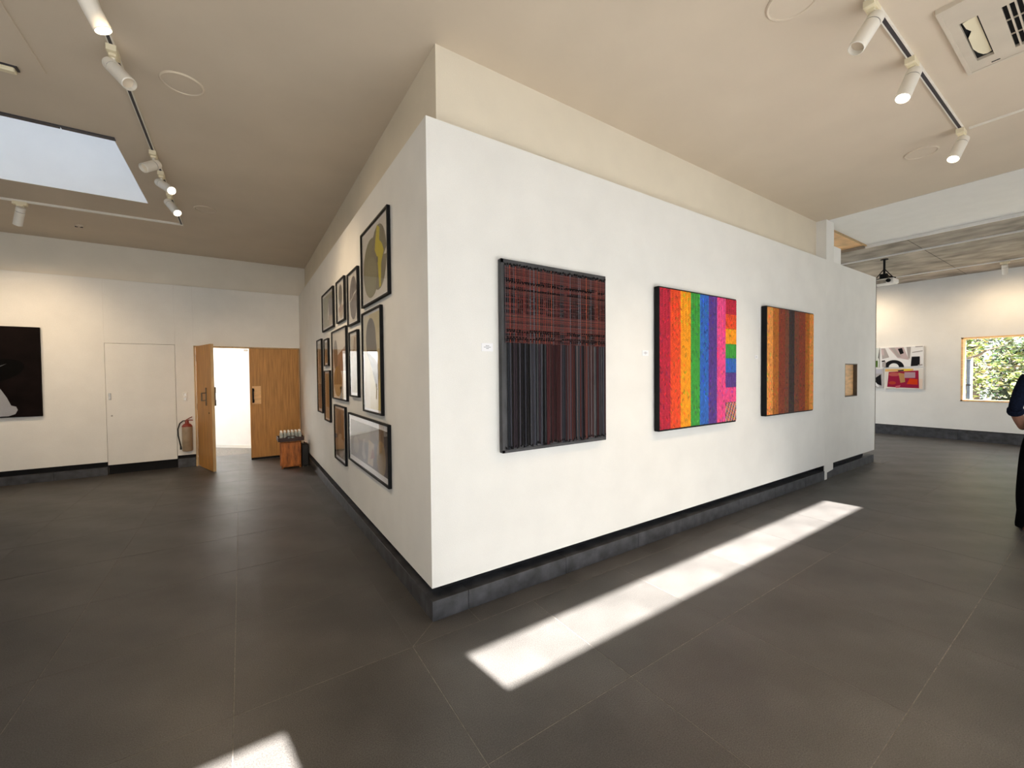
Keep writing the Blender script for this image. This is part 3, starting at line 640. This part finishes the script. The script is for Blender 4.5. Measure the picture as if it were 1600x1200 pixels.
for y in (TY0, TY1-.014):
    xm = (TX0+TX1)/2; prof = [(TX0+.014, TZ), (TX1-.014, TZ), (TX1-.014, TZ+.065), (xm+.10, TZ+.067), (xm+.06, TZ+.095), (xm-.06, TZ+.095), (xm-.10, TZ+.067), (TX0+.014, TZ+.065)]
    h = MB(); P = lambda q: [(a, y, b) for a, b in q]
    h.prism(P([(TX0+.014, TZ), (TX1-.014, TZ), (TX1-.014, TZ+.052), (TX0+.014, TZ+.052)]), (0, .014, 0))
    h.prism(P([(TX0+.014, TZ+.052), (xm-.055, TZ+.052), (xm-.055, TZ+.095), (xm-.10, TZ+.067), (TX0+.014, TZ+.065)]), (0, .014, 0))
    h.prism(P([(xm+.055, TZ+.052), (TX1-.014, TZ+.052), (TX1-.014, TZ+.065), (xm+.10, TZ+.067), (xm+.055, TZ+.095)]), (0, .014, 0))
    h.prism(P([(xm-.055, TZ+.080), (xm+.055, TZ+.080), (xm+.055, TZ+.095), (xm-.055, TZ+.095)]), (0, .014, 0))
    h.build('handle_end', M_tray, tr)
ORD = ['first', 'second', 'third', 'fourth', 'fifth', 'sixth']; ROW = ['front row', 'middle row', 'rear row']
bt_m = MB().lathe([(.018, 0), (.0245, .004), (.0245, .045), (.0225, .055), (.0245, .065), (.0245, .105), (.018, .128), (.012, .138), (.012, .146)], (0, 0, 0), n=14)
cp_m = MB().lathe([(.015, .142), (.0155, .146), (.0155, .162), (.0135, .165)], (0, 0, 0), n=14)
bt_me = cp_me = None
for j in range(3):
    for i in range(6):
        loc = (-.440+i*.0565, 5.66+j*.0565, TZ+.0125)
        b_ = thing('water_bottle', loc, 'white-capped water bottle, %s from the left, %s of the tray' % (ORD[i], ROW[j]), 'bottle', 'water bottles on the tray')
        if bt_me is None:
            o1 = MB(); o1.v = [tuple(Vector(p)+Vector(loc)) for p in bt_m.v]; o1.f = bt_m.f; o1.c = bt_m.c; o1.mi = bt_m.mi; q1 = o1.build('bottle_body', M_bottle, b_, smooth=True); bt_me = q1.data
            o2 = MB(); o2.v = [tuple(Vector(p)+Vector(loc)) for p in cp_m.v]; o2.f = cp_m.f; o2.c = cp_m.c; o2.mi = cp_m.mi; q2 = o2.build('cap', M_cap, b_, smooth=True); cp_me = q2.data
        else:
            for nm, me in (('bottle_body', bt_me), ('cap', cp_me)):
                q = bpy.data.objects.new(nm, me); COL.objects.link(q); q.parent = b_
bc = thing('black_case', (-.075, 5.74, 0), 'narrow black case between the wooden stool and the wall', 'case')
MB().cbox((-.128, 5.64, .012), (-.02, 5.86, .40), .012).build('case_body', M_rubber, bc)
MB().tube([(-.075, 5.70, .398), (-.075, 5.71, .425), (-.075, 5.79, .425), (-.075, 5.80, .398)], .006).build('handle', M_rubber, bc)
for x in (-.11, -.04):
    for y in (5.66, 5.84): MB().lathe([(.009, 0), (.009, .014)], (x, y, 0), n=8).build('foot', M_steel, bc)

# ------------------------------------------------------------------ ceiling fittings
def disc(name, cx, cy, rr, z, label, m=M_ceil):
    t_ = thing(name, (cx, cy, z), label, 'ceiling speaker', 'round ceiling speakers')
    MB().lathe([(rr, 0), (rr, -.006), (rr-.008, -.012), (rr-.016, -.010), (rr-.018, -.004)], (cx, cy, z), n=40, cap=False).build('rim', m, t_, smooth=True)
    MB().lathe([(rr-.017, -.001), (rr-.017, -.005)], (cx, cy, z), n=40).build('grille', m, t_)
disc('ceiling_speaker', -1.33, 1.51, .135, ZC, 'round ceiling speaker to the right of the left lamp track')
disc('ceiling_speaker', -1.353, 4.30, .125, ZC, 'round ceiling speaker near the far wall')
disc('ceiling_speaker', 1.80, -1.33, .14, ZC, 'round ceiling speaker at the top edge above the rainbow artwork')
disc('ceiling_speaker', 4.82, -1.27, .13, ZC, 'round ceiling speaker beside the far end of the right lamp track')
sd = thing('smoke_detector', (-2.915, 5.955, ZC), 'small detector on the ceiling near the far wall', 'detector')
MB().lathe([(.05, 0), (.05, -.015), (.038, -.03), (.02, -.034)], (-2.915, 5.955, ZC), n=20).build('housing', M_ceil, sd, smooth=True)
MB().box((-2.955, 5.925, ZC-.036), (-2.925, 5.94, ZC-.026)).box((-2.905, 5.925, ZC-.036), (-2.875, 5.94, ZC-.026)).build('vent_slot', M_void, sd)
jb = thing('ceiling_adapter', (-2.36, 1.93, ZC), 'cream track adapter at the edge of the ceiling hatch', 'adapter')
MB().cbox((-2.45, 1.915, ZC-.045), (-2.30, 1.965, ZC-.014), .006).build('housing', M_cream, jb)
MB().box((-2.46, 1.91, ZC-.014), (-2.29, 1.975, ZC)).build('socket', M_track, jb)

def track(name, p, q, w, h, m, label, groove=True, group='lamp tracks'):
    p, q = Vector(p), Vector(q); d = (q-p).normalized(); n = Vector((-d.y, d.x, 0)); t_ = thing(name, tuple((p+q)/2), label, 'lamp track', group)
    def bb(n0, n1, z0, z1): return MB().prism([p+n*n0+Vector((0, 0, z0)), q+n*n0+Vector((0, 0, z0)), q+n*n1+Vector((0, 0, z0)), p+n*n1+Vector((0, 0, z0))], (0, 0, z1-z0))
    for s_ in (-1, 1): bb(s_*w/2, s_*(w/2-.006), -h, 0).build('rail', m, t_)
    bb(-w/2+.006, w/2-.006, -h+.004, 0).build('channel', M_track if groove else m, t_)
track('lamp_track', (-1.676, -2.2, ZC), (-1.676, 5.09, ZC), .032, .022, M_lamp, 'lamp track running along the left room ceiling')
track('lamp_track', (-1.66, 5.115, ZC), (-4.9, 5.20, ZC), .032, .022, M_lamp, 'pale lamp track crossing below the skylight', False)
track('lamp_track', (1.0, -1.592, ZC), (4.60, -1.592, ZC), .034, .024, M_lamp, 'lamp track on the ceiling in front of the woven artworks')
track('lamp_track', (4.605, -1.63, ZC), (4.605, -3.9, ZC), .022, .012, M_lamp, 'thin pale track turning off beside the ceiling cassette', False)
track('lamp_track', (9.19, 2.3, ZC2), (9.19, -3.9, ZC2), .034, .026, M_white, 'white lamp track nearest on the concrete ceiling', False)
track('lamp_track', (11.70, 2.3, ZC2), (11.70, -3.9, ZC2), .030, .02, M_white, 'white lamp track farther back on the concrete ceiling', False)

def spot(at, d, label, lit, L=.20, R_=.043, group='track spotlights', energy=130, cone=84, drop=.14, along=(0, 1, 0), zc=ZC, th=.022):
    at = Vector(at); piv = at+Vector((0, 0, -drop)); d = Vector(d).normalized(); al = Vector(along); sd_ = Vector((-al.y, al.x, 0))
    t_ = thing('track_spotlight', tuple(at), label, 'spotlight', group)
    def ob(c, a, b, z0, z1): return [c+al*a_+sd_*b_+Vector((0, 0, z0)) for a_, b_ in ((-a, -b), (a, -b), (a, b), (-a, b))], (0, 0, z1-z0)
    ad = MB(); ad.prism(*ob(at, .062, .026, -.062, -th-.001)); ad.prism(*ob(at, .030, .018, -.078, -.062)); ad.build('adapter', M_cream, t_)
    MB().tube([at+Vector((0, 0, -.07)), piv+Vector((0, 0, .01)), piv], .010, 8).build('stem', M_lamp, t_)
    b0 = piv-d*.02
    MB().lathe([(R_*.80, -.035), (R_*.95, -.03), (R_, -.022), (R_, .020)], b0, d, 24).build('rear_housing', M_lamp, t_, smooth=True)
    MB().lathe([(R_*.97, .0215), (R_*.97, .0245)], b0, d, 24).build('seam', M_track, t_)
    Lh = L
    MB().lathe([(R_, .026), (R_, Lh), (R_*.9, Lh+.004), (R_*.88, Lh-.004), (R_*.86, Lh-.035)], b0, d, 24, cap=False).build('barrel', M_lamp, t_, smooth=True)
    MB().lathe([(R_*.86, Lh-.036), (R_*.86, Lh-.03)] if not lit else [(R_*.86, Lh-.016), (R_*.86, Lh-.008)], b0, d, 24).build('lens', M_emit if lit else M_ceil, t_)
    if lit:
        l = bpy.data.lights.new('spotlight_beam', 'SPOT'); l.energy = energy; l.color = (1, .75, .48); l.spot_size = math.radians(cone); l.spot_blend = 1.0; l.shadow_soft_size = .03
        o = bpy.data.objects.new('spotlight_beam', l); COL.objects.link(o); o.parent = t_; o.location = (b0+d*(Lh+.012))-at; o.rotation_euler = d.to_track_quat('-Z', 'Y').to_euler()
X_ = (1, 0, 0)
spot((-1.676, .661, ZC), (.083, .021, -.181), 'lit track spotlight at the top left edge', True, energy=42)
spot((-1.676, 1.319, ZC), (.081, -.080, -.113), 'unlit track spotlight just below the topmost lit one', False)
spot((-1.676, 2.828, ZC), (-.10, -.12, -.12), 'short unlit spotlight turned towards the skylight', False, L=.15)
spot((-1.676, 3.30, ZC), (.084, -.108, -.083), 'lit track spotlight beside the skylight, nearer of the glowing pair', True, energy=70)
spot((-1.676, 3.91, ZC), (.070, -.092, -.111), 'lit track spotlight beside the skylight, farther of the glowing pair', True, energy=80)
spot((-3.25, 5.157, ZC), (-.36, .62, -.95), 'pale spotlight on the cross track aimed at the dark picture', True, along=X_, energy=85, cone=110)
spot((2.197, -1.592, ZC), (-.09, .05, -.155), 'unlit spotlight nearest on the right track', False, along=X_, R_=.044)
spot((3.013, -1.592, ZC), (-.085, .031, -.17), 'lit spotlight in the middle of the right track', True, along=X_, R_=.044)
spot((4.546, -1.592, ZC), (-.09, .036, -.16), 'lit spotlight at the far end of the right track', True, along=X_, R_=.044)
spot((11.70, -1.07, ZC2), (.42, 0, -1), 'white spotlight hanging under the concrete ceiling', True, L=.16, energy=80, cone=165)
spot((11.70, 1.30, ZC2), (.50, .05, -1), 'added fill spotlight under the concrete ceiling, hidden by the end panel', True, L=.16, energy=80, cone=165)  # added lamp, hidden by the end panel, to brighten the east wall
spot((-1.676, -.35, ZC), (1.68, 5.2, -2.1), 'added fill spotlight nearest the viewer on the left track, out of view', True, energy=420, cone=50)  # added lamp above the view, brightens the far part of the left wall
spot((-1.676, -1.15, ZC), (-.5, 7.9, -3.0), 'added fill spotlight second nearest the viewer on the left track, out of view', True, energy=420, cone=36)  # added lamp above the view, brightens the lower far wall
spot((-4.45, 5.189, ZC), (1.6, 1.4, -2.6), 'added fill spotlight at the left end of the cross track, out of view', True, along=X_, energy=120, cone=110)  # added lamp left of the view, warms and brightens the far wall

# ceiling cassette
ac = thing('ceiling_cassette', (3.09, -2.24, ZC), 'square cream ceiling air-conditioning cassette with dark central grille', 'air conditioner')
X0, X1, Y0, Y1 = 2.62, 3.56, -2.70, -1.78; ZA = ZC-.026
SLX = (2.85, 3.41); SLW = (.065, .145)
ys = [Y0, Y0+SLW[0], Y0+SLW[1], Y1-SLW[1], Y1-SLW[0], Y1]; xs2 = [X0, X0+SLW[0], X0+SLW[1], X1-SLW[1], X1-SLW[0], X1]
GX0, GX1, GY0, GY1 = X0+.27, X1-.11, Y0+.23, Y1-.23
face = MB(); XA, XB, YA, YB = X0+.004, X1-.004, Y0+.004, Y1-.004
hl = [(SLX[0], SLX[1], Y1-SLW[1], Y1-SLW[0]), (SLX[0], SLX[1], Y0+SLW[0], Y0+SLW[1]), (GX0, GX1, GY0, GY1)]
xx_ = sorted({XA, XB, *[h[0] for h in hl], *[h[1] for h in hl]}); yy_ = sorted({YA, YB, *[h[2] for h in hl], *[h[3] for h in hl]})
for a, b in zip(xx_, xx_[1:]):
    for c, d in zip(yy_, yy_[1:]):
        if not any(h[0] <= a+1e-6 and h[1] >= b-1e-6 and h[2] <= c+1e-6 and h[3] >= d-1e-6 for h in hl): face.box((a, c, ZA), (b, d, ZA+.02))
face.build('fascia', M_cream2 if 'M_cream2' in globals() else mat('cassette_plastic', (.62, .55, .45), .5, 6, .02), ac)
CP = MATS['cassette_plastic']
MB().box((X0+.05, Y0+.05, ZC-.004), (X1-.05, Y1-.05, ZC-.001)).build('dark_interior', M_void, ac)
rim = MB()
for a, b in (((X0, Y0, ZA-.004), (X0+.02, Y1, ZC)), ((X1-.02, Y0, ZA-.004), (X1, Y1, ZC)), ((X0+.02, Y0, ZA-.004), (X1-.02, Y0+.02, ZC)), ((X0+.02, Y1-.02, ZA-.004), (X1-.02, Y1, ZC))): rim.box(a, b)
rim.build('rim', CP, ac)
for k in range(17):
    y = GY0+(GY1-GY0)*k/16; MB().box((GX0, y-.004, ZA+.002), (GX1, y+.004, ZA+.014)).build('grille_bar', CP, ac)
for k in range(4):
    x = GX0+(GX1-GX0)*k/3; MB().box((x-.002, GY0, ZA+.003), (x+.002, GY1, ZA+.012)).build('grille_rib', CP, ac)
for yb, sg in ((Y1-SLW[0], -1), (Y0+SLW[0], 1)):
    pts = [(SLX[0]+.02, .012), (SLX[0]+.10, .016), (SLX[0]+.16, .030), (SLX[0]+.22, .008), (SLX[1]-.18, .006), (SLX[1]-.10, .018), (SLX[1]-.04, .034), (SLX[1]-.02, .05), (SLX[1]-.02, .070), (SLX[0]+.02, .070)]
    MB().prism([(x, yb+sg*w, ZA+.002+(w)*.25) for x, w in pts], (0, 0, .004)).build('louvre', M_cream, ac)
MB().box((X1-.055, Y1-.16, ZA-.002), (X1-.045, Y1-.12, ZA)).build('indicator', M_void, ac)

# projector under the concrete ceiling
pj = thing('projector', (9.5, .20, 3.30), 'white ceiling projector on a black bracket beyond the end panel', 'projector')
MB().cbox((9.36, .02, 3.29), (9.66, .36, 3.39), .02).build('projector_body', M_white, pj)
MB().lathe([(.035, 0), (.035, .03), (.028, .035)], (9.36, .10, 3.34), (-1, 0, 0), 16).build('lens', M_black, pj)
MB().box((9.40, .14, 3.30), (9.355, .30, 3.36)).build('vent_panel', M_steel, pj)
MB().tube([(9.5, .20, ZC2), (9.5, .20, 3.47)], .018).build('drop_pole', M_black, pj)
MB().tube([(9.5, .20, 3.60), (9.44, .05, 3.395)], .008).tube([(9.5, .20, 3.60), (9.44, .33, 3.395)], .008).tube([(9.5, .20, 3.48), (9.55, .04, 3.40)], .012).box((9.42, .08, 3.39), (9.58, .32, 3.41)).box((9.46, .15, 3.41), (9.54, .26, 3.50)).build('bracket', M_black, pj)
MB().lathe([(.06, 0), (.06, .012)], (9.5, .20, ZC2-.012), n=16).build('ceiling_plate', M_black, pj)

# canvases on the right room's end wall
def canvas(y0, y1, z0, z1, bgc, shapes, label):
    t_ = thing('abstract_canvas', (X2, (y0+y1)/2, z0), label, 'painting', 'abstract canvases on the end wall')
    MB().cbox((X2-.035, y0, z0), (X2-.002, y1, z1), .003).build('canvas', M_paper, t_)
    m = MB(); m.cur = bgc; m.box((X2-.036, y0+.004, z0+.004), (X2-.035, y1-.004, z1-.004))
    for k, (c, pts) in enumerate(shapes):
        m.cur = c; m.prism([(X2-.0362-.0003*k, y1-(y1-y0)*uu, z0+(z1-z0)*vv) for uu, vv in pts], (-.0003, 0, 0))
    m.build('paint', M_print, t_, col=True)
K, Wt, LG, MV = (.012, .012, .014), (.80, .80, .80), (.40, .37, .36), (.52, .42, .43)
arch = ell(.33, .0, .24, .36, 16, 0, math.pi)+ell(.33, .0, .12, .20, 16, math.pi, 0)
canvas(.282, 1.085, 1.700, 2.212, Wt, [
    (LG, [(.02, .95), (.12, .95), (.22, .5), (.05, .42)]), (MV, [(.02, .92), (.08, .9), (.1, .6), (.04, .6)]), (MV, [(.2, .97), (.55, .97), (.68, .35), (.42, .45)]), (LG, [(.24, .97), (.34, .97), (.5, .5), (.42, .5)]),
    (K, [(.42, .9), (.52, .93), (.56, .68), (.48, .62)]), (K, arch), (LG, [(.05, .25), (.14, .3), (.14, .02), (.05, .02)]), (K, [(.04, .34), (.12, .36), (.12, .29), (.04, .27)]), (LG, [(.62, .97), (.72, .97), (.70, .40), (.66, .42)]),
    (K, [(.74, .5), (.92, .5), (.92, .06), (.72, .04)]), (LG, [(.75, .72), (.98, .78), (.98, .74), (.75, .68)]), (LG, [(.82, .99), (.98, .99), (.98, .95), (.82, .94)]), (LG, [(.88, .1), (.98, .14), (.98, .08), (.88, .04)])],
    'black and white abstract canvas, upper right of the four')
canvas(.282, .985, 1.155, 1.665, (.72, .68, .62), [
    ((.66, .42, .16), rect(.0, .86, .75, .99)), ((.75, .52, .06), rect(.45, .84, .68, .99)), ((.30, .015, .05), [(.06, .10), (.10, .84), (.88, .90), (.90, .05), (.3, .08)]), ((.46, .10, .09), ell(.25, .72, .16, .09)), ((.45, .24, .10), [(.36, .80), (.52, .75), (.54, .35), (.42, .3)]),
    ((.42, .28, .33), rect(.52, .55, .80, .82)), ((.60, .05, .01), [(.58, .25), (.66, .52), (.86, .48), (.86, .22)]), ((.42, .05, .03), ell(.2, .3, .1, .08)), (DK, [(.34, .92), (.5, .95), (.5, .88), (.36, .86)]), ((.75, .60, .50), rect(.90, .03, .98, .5)), ((.55, .12, .16), [(.28, .14), (.42, .2), (.4, .06), (.3, .05)])],
    'red and orange abstract canvas, lower right of the four')
canvas(1.10, 1.75, 1.700, 2.212, (.62, .66, .64), [((.08, .16, .03), rect(.55, .02, .95, .35)), (LG, rect(.0, .0, .5, .6)), (K, [(.96, .5), (1, .98), (.99, .4)])], 'pale canvas with green patch, upper left of the four')
canvas(1.03, 1.75, 1.180, 1.665, (.42, .40, .40), [(K, [(.7, .4), (.95, .72), (.97, .1), (.85, .2)]), (Wt, [(.70, .3), (.78, .35), (.92, .05), (.85, .04)]), ((.5, .5, .56), rect(.72, .75, .98, .98))], 'grey and black abstract canvas, lower left of the four')

# ------------------------------------------------------------------ outside: trees, post and pole
def tree(x, y, h, spread, nleaf, greens, label, clx=1.5, cly=1.5, seed=1):
    rn = random.Random(seed); t_ = thing('tree', (x, y, -.5), label, 'tree', 'trees outside the window')
    MB().tube([(x, y, -.5), (x+.05, y+.08, h*.3), (x-.05, y+.2, h*.6), (x+.1, y+.1, h)], [.16, .13, .10, .04], 9).build('trunk', M_bark, t_)
    tips = []
    for k in range(12):
        z = h*(.14+.07*k); a = 2.4*k+rn.uniform(-.4, .4); L = spread*rn.uniform(.6, 1.0)
        p = [(x, y+.1, z), (x+math.cos(a)*L*.4, y+math.sin(a)*L*.5, z+.15+rn.uniform(-.1, .3)), (x+math.cos(a)*L*.7, y+math.sin(a)*L, z+rn.uniform(-.1, .6))]
        MB().tube(p, [.06, .04, .015], 6).build('branch', M_bark, t_); tips.append(p)
    m = MB()
    for k in range(nleaf):
        p = rn.choice(tips); q = Vector(p[1]).lerp(Vector(p[2]), rn.uniform(-.6, 1.1)); q += Vector((rn.gauss(0, .35), rn.gauss(0, .35), rn.gauss(0, .40))); q.x = min(max(q.x, x-clx), x+clx); q.y = min(max(q.y, y-cly), y+cly)
        d = Vector((rn.uniform(-1, 1), rn.uniform(-1, 1), rn.uniform(-.6, .6))).normalized(); w = d.orthogonal().normalized(); w.rotate(Matrix.Rotation(rn.uniform(0, 6.28), 3, d)); nn = d.cross(w)
        s_ = rn.uniform(.05, .10); g = rn.choice(greens); m.cur = tuple(min(1, c*rn.uniform(.7, 1.3)) for c in g)
        m.poly([q-d*s_, q+w*s_*.45+nn*s_*.12, q+d*s_, q-w*s_*.45+nn*s_*.12], [(0, 1, 2), (0, 2, 3)])
    o = m.build('foliage', M_leaf, t_, col=True); o['kind'] = 'stuff'
GR1 = [(.12, .15, .035), (.16, .18, .045), (.07, .095, .03), (.20, .21, .08)]; GR2 = [(.085, .105, .06), (.06, .08, .045), (.12, .14, .09), (.16, .17, .12)]
tree(16.9, 1.1, 4.6, 1.9, 6000, GR1, 'yellow-green leafy tree on the left of the window view', 1.4, 2.0, seed=3)
tree(20.8, -1.9, 5.2, 2.5, 8000, GR1, 'pale green leafy tree on the right of the window view', 1.9, 2.6, seed=5)
tree(25.5, 1.2, 5.8, 2.6, 9000, GR2, 'grey-green tree farthest back in the window view', 1.9, 2.7, seed=9)
for k in range(7):
    yb = -5.6+k*2.0; xb = 29.2; m = MB(); tb = thing('hedge_shrub', (xb, yb, -.5), 'dark green hedge shrub, %s from the right behind the trees' % (ORD+['seventh', 'eighth', 'ninth'])[k], 'shrub', 'hedge shrubs behind the trees')
    MB().tube([(xb, yb, -.5), (xb, yb, 2.2)], [.05, .02], 6).build('stem', M_bark, tb)
    for q in range(1700):
        a, el_ = RND.uniform(0, 6.28), RND.uniform(-.6, 1.0); rr = RND.uniform(.2, 1.1)
        c = Vector((xb+math.cos(a)*rr*.8, yb+math.sin(a)*rr*.8, 1.15+el_*1.7)); d = Vector((RND.uniform(-1, 1), RND.uniform(-1, 1), RND.uniform(-1, 1))).normalized(); w = d.orthogonal().normalized(); s_ = RND.uniform(.12, .20)
        m.cur = jit(GR2[q % 3], .3); m.poly([c-d*s_, c+w*s_*.5, c+d*s_, c-w*s_*.5], [(0, 1, 2), (0, 2, 3)])
    m.build('foliage', M_leaf, tb, col=True)['kind'] = 'stuff'
tp = thing('timber_post', (15.2, -.095, -.5), 'blue-grey timber post outside the window', 'post')
MB().cbox((15.15, -.135, -.5), (15.25, -.055, 1.87), .01).build('post_body', M_post, tp)
MB().cbox((15.14, -.145, 1.87), (15.26, -.045, 1.90), .005).build('post_cap', M_post, tp)
for z in (.5, 1.2): MB().box((15.13, -.145, z), (15.15, -.045, z+.03)).build('strap', M_black, tp)
wp = thing('white_pole', (15.0, -.18, -.5), 'thin white pole outside the window', 'pole')
MB().lathe([(.013, -.5), (.013, 1.92), (.008, 1.93)], (15.0, -.18, 0), n=10).build('tube', M_white, wp)
MB().lathe([(.06, -.5), (.05, -.46)], (15.0, -.18, 0), n=12).build('base_plate', M_steel, wp)
MB().tube([(16.9, 1.1, 1.6), (16.35, .5, 1.8), (16.0, .10, 1.92), (16.0, -.17, 2.03), (16.0, -.30, 2.15), (16.1, -.6, 2.27)], [.05, .04, .03, .03, .026, .012], 7).build('branch', M_bark, bpy.data.objects['tree'])

# ------------------------------------------------------------------ person seen from behind at the right edge
def skin_mesh(nodes, edges, root, levels=2):
    me = bpy.data.meshes.new('skin'); names = list(nodes); me.from_pydata([nodes[k][0] for k in names], [(names.index(a), names.index(b)) for a, b in edges], [])
    o = bpy.data.objects.new('skin_tmp', me); COL.objects.link(o)
    md = o.modifiers.new('s', 'SKIN'); md.use_smooth_shade = True
    for i, k in enumerate(names):
        rr = nodes[k][1]; me.skin_vertices[0].data[i].radius = rr if isinstance(rr, tuple) else (rr, rr)
        me.skin_vertices[0].data[i].use_root = (k == root)
    sb = o.modifiers.new('u', 'SUBSURF'); sb.levels = levels; sb.render_levels = levels
    dg = bpy.context.evaluated_depsgraph_get(); dg.update(); ev = o.evaluated_get(dg); out = bpy.data.meshes.new_from_object(ev)
    bpy.data.objects.remove(o); return out
PC = Vector((5.56, -2.085, 0)); FW = Vector((.985, .17, 0)).normalized(); LF = Vector((-FW.y, FW.x, 0))   # facing away, LF: the person's left
def pp(l, fw, z): v = PC+LF*l+FW*fw; return (v.x, v.y, z)
N = {'pelvis': (pp(0, 0, .98), (.165, .125)), 'waist': (pp(0, .0, 1.12), (.155, .115)), 'chest': (pp(0, .0, 1.36), (.175, .125)), 'upper': (pp(0, -.01, 1.48), (.15, .10)), 'neck': (pp(0, 0, 1.60), .062), 'headb': (pp(0, .03, 1.68), .078)}
for s, sg in (('l', 1), ('r', -1)):
    N['sh'+s] = (pp(sg*.185, -.01, 1.505), .070); N['el'+s] = (pp(sg*.262, -.10, 1.215), .050); N['fo'+s] = (pp(sg*.225, .01, 1.10), .042); N['wr'+s] = (pp(sg*.185, .12, 1.00), .033)
    N['hip'+s] = (pp(sg*.11, 0, .90), .118); N['kn'+s] = (pp(sg*.150, .02, .50), .090); N['ca'+s] = (pp(sg*.160, -.01, .34), .090); N['an'+s] = (pp(sg*.160, -.03, .10), .075)
ED = [('pelvis', 'waist'), ('waist', 'chest'), ('chest', 'upper'), ('upper', 'neck'), ('neck', 'headb')]
for s in 'lr': ED += [('upper', 'sh'+s), ('sh'+s, 'el'+s), ('el'+s, 'fo'+s), ('fo'+s, 'wr'+s), ('pelvis', 'hip'+s), ('hip'+s, 'kn'+s), ('kn'+s, 'ca'+s), ('ca'+s, 'an'+s)]
pe = thing('person', tuple(PC), 'person in navy shirt and black trousers seen from behind, hands in pockets', 'person')
bm_ = skin_mesh(N, ED, 'pelvis')
for v in bm_.vertices: v.co -= PC
for q in (M_navy, M_trouser, M_skin): bm_.materials.append(q)
for p in bm_.polygons:
    c = p.center; lat = abs(c.dot(LF))
    p.use_smooth = True
    p.material_index = 2 if c.z > 1.585 else (1 if (c.z < 1.00 and lat < .20) or c.z < .93 else (2 if lat > .17 and c.z < 1.175 else 0))
bo = bpy.data.objects.new('body', bm_); COL.objects.link(bo); bo.parent = pe; WLOC[bo.name] = PC
# head with face, ears and hair
hd = MB(); hc = Vector(pp(0, .035, 1.745)); seg, ring = 20, 14
def headpt(th_, ph, k=1.0):
    z = math.cos(th_); rr = math.sin(th_); a = .078*k; bb = .098*k; cz = .118*k
    jaw = 1-.22*max(0, -z)**1.5
    return hc+LF*(math.cos(ph)*rr*a*jaw)+FW*(math.sin(ph)*rr*bb*jaw+.012*max(0, -z))+Vector((0, 0, z*cz))
hd.loft([[headpt(math.pi*(i+.5)/ring, 2*math.pi*j/seg) for j in range(seg)] for i in range(ring)])
head = hd.build('head', M_skin, pe, smooth=True)
q = lambda l, fw, z: hc+LF*l+FW*fw+Vector((0, 0, z))
MB().poly([q(-.012, .098, .02), q(.012, .098, .02), q(.018, .102, -.028), q(-.018, .102, -.028), q(0, .122, -.026), q(0, .10, -.036)], [(0, 1, 4), (1, 2, 4), (3, 0, 4), (2, 5, 4), (5, 3, 4)]).build('nose', M_skin, head)
for sg in (-1, 1):
    MB().lathe([(.004, -.004), (.011, 0), (.004, .006)], q(sg*.032, .090, .008), FW, 10).build('eye', M_paper, head)
    MB().lathe([(.005, .005), (.004, .0075)], q(sg*.032, .090, .008), FW, 8).build('pupil', M_black, head)
    MB().lathe([(.012, -.008), (.030, -.004), (.028, .006), (.012, .008)], q(sg*.079, -.005, -.005), LF, 12).build('ear', M_skin, head)
MB().tube([q(-.026, .090, -.062), q(0, .098, -.060), q(.026, .090, -.062)], [.003, .006, .003], 6).build('mouth', mat('lip', (.25, .08, .07), .6), head)
hr = MB(); rows = []
for i in range(9):
    th_ = math.pi*(.03+.60*i/8); rows.append([headpt(th_ if math.sin(2*math.pi*j/seg) < .35 else min(th_, math.pi*.30), 2*math.pi*j/seg, 1.07) for j in range(seg)])
hr.loft(rows, cap=False); hr.face(list(range(seg))[::-1]); hr.build('hair', M_hair, pe, smooth=True)
# collar, belt, cuffs, shoes
MB().lathe([(.105, -.03), (.088, .0), (.076, .05), (.068, .052), (.070, 0)], pp(0, 0, 1.565), n=18).build('collar', M_navy, pe, smooth=True)
MB().loft([[Vector(pp(a_*math.cos(2*math.pi*i/24), b_*math.sin(2*math.pi*i/24), z_)) for i in range(24)] for a_, b_, z_ in ((.165, .125, 1.12), (.178, .136, 1.04), (.186, .144, .955), (.178, .136, .955))], cap=False).build('shirt_hem', M_navy, pe, smooth=True)
for sg in (-1, 1):
    a = Vector(pp(sg*.262, -.10, 1.215)); b = Vector(pp(sg*.225, .01, 1.10)); d = (b-a).normalized()
    MB().lathe([(.052, -.035), (.060, 0), (.058, .02), (.050, .022)], a+d*.035, d, 16).build('sleeve_cuff', M_navy, pe, smooth=True)
    MB().lathe([(.072, .22), (.084, .06), (.082, .03), (.05, .035)], pp(sg*.16, -.03, 0), n=16).build('trouser_hem', M_trouser, pe, smooth=True)
    R_ = []
    for k, (fw, w, h, z) in enumerate(((-.115, .020, .030, .02), (-.10, .036, .075, .0), (-.04, .040, .085, 0), (.05, .043, .070, 0), (.11, .048, .050, 0), (.155, .036, .038, 0), (.175, .015, .022, .006))):
        c = Vector(pp(sg*.165, fw, 0)); R_.append([c+LF*(w*math.cos(t_))+Vector((0, 0, max(.0, z+h*(.5+.5*math.sin(t_))))) for t_ in [2*math.pi*i/12 for i in range(12)]])
    sh_o = MB().loft(R_).build('shoe', M_leather, pe, smooth=True)
    MB().prism([pp(sg*.165+l, fw, 0) for l, fw in ((-.042, -.11), (.042, -.11), (.052, .10), (.035, .17), (-.035, .17), (-.052, .10))], (0, 0, .018)).build('sole', M_rubber, sh_o)
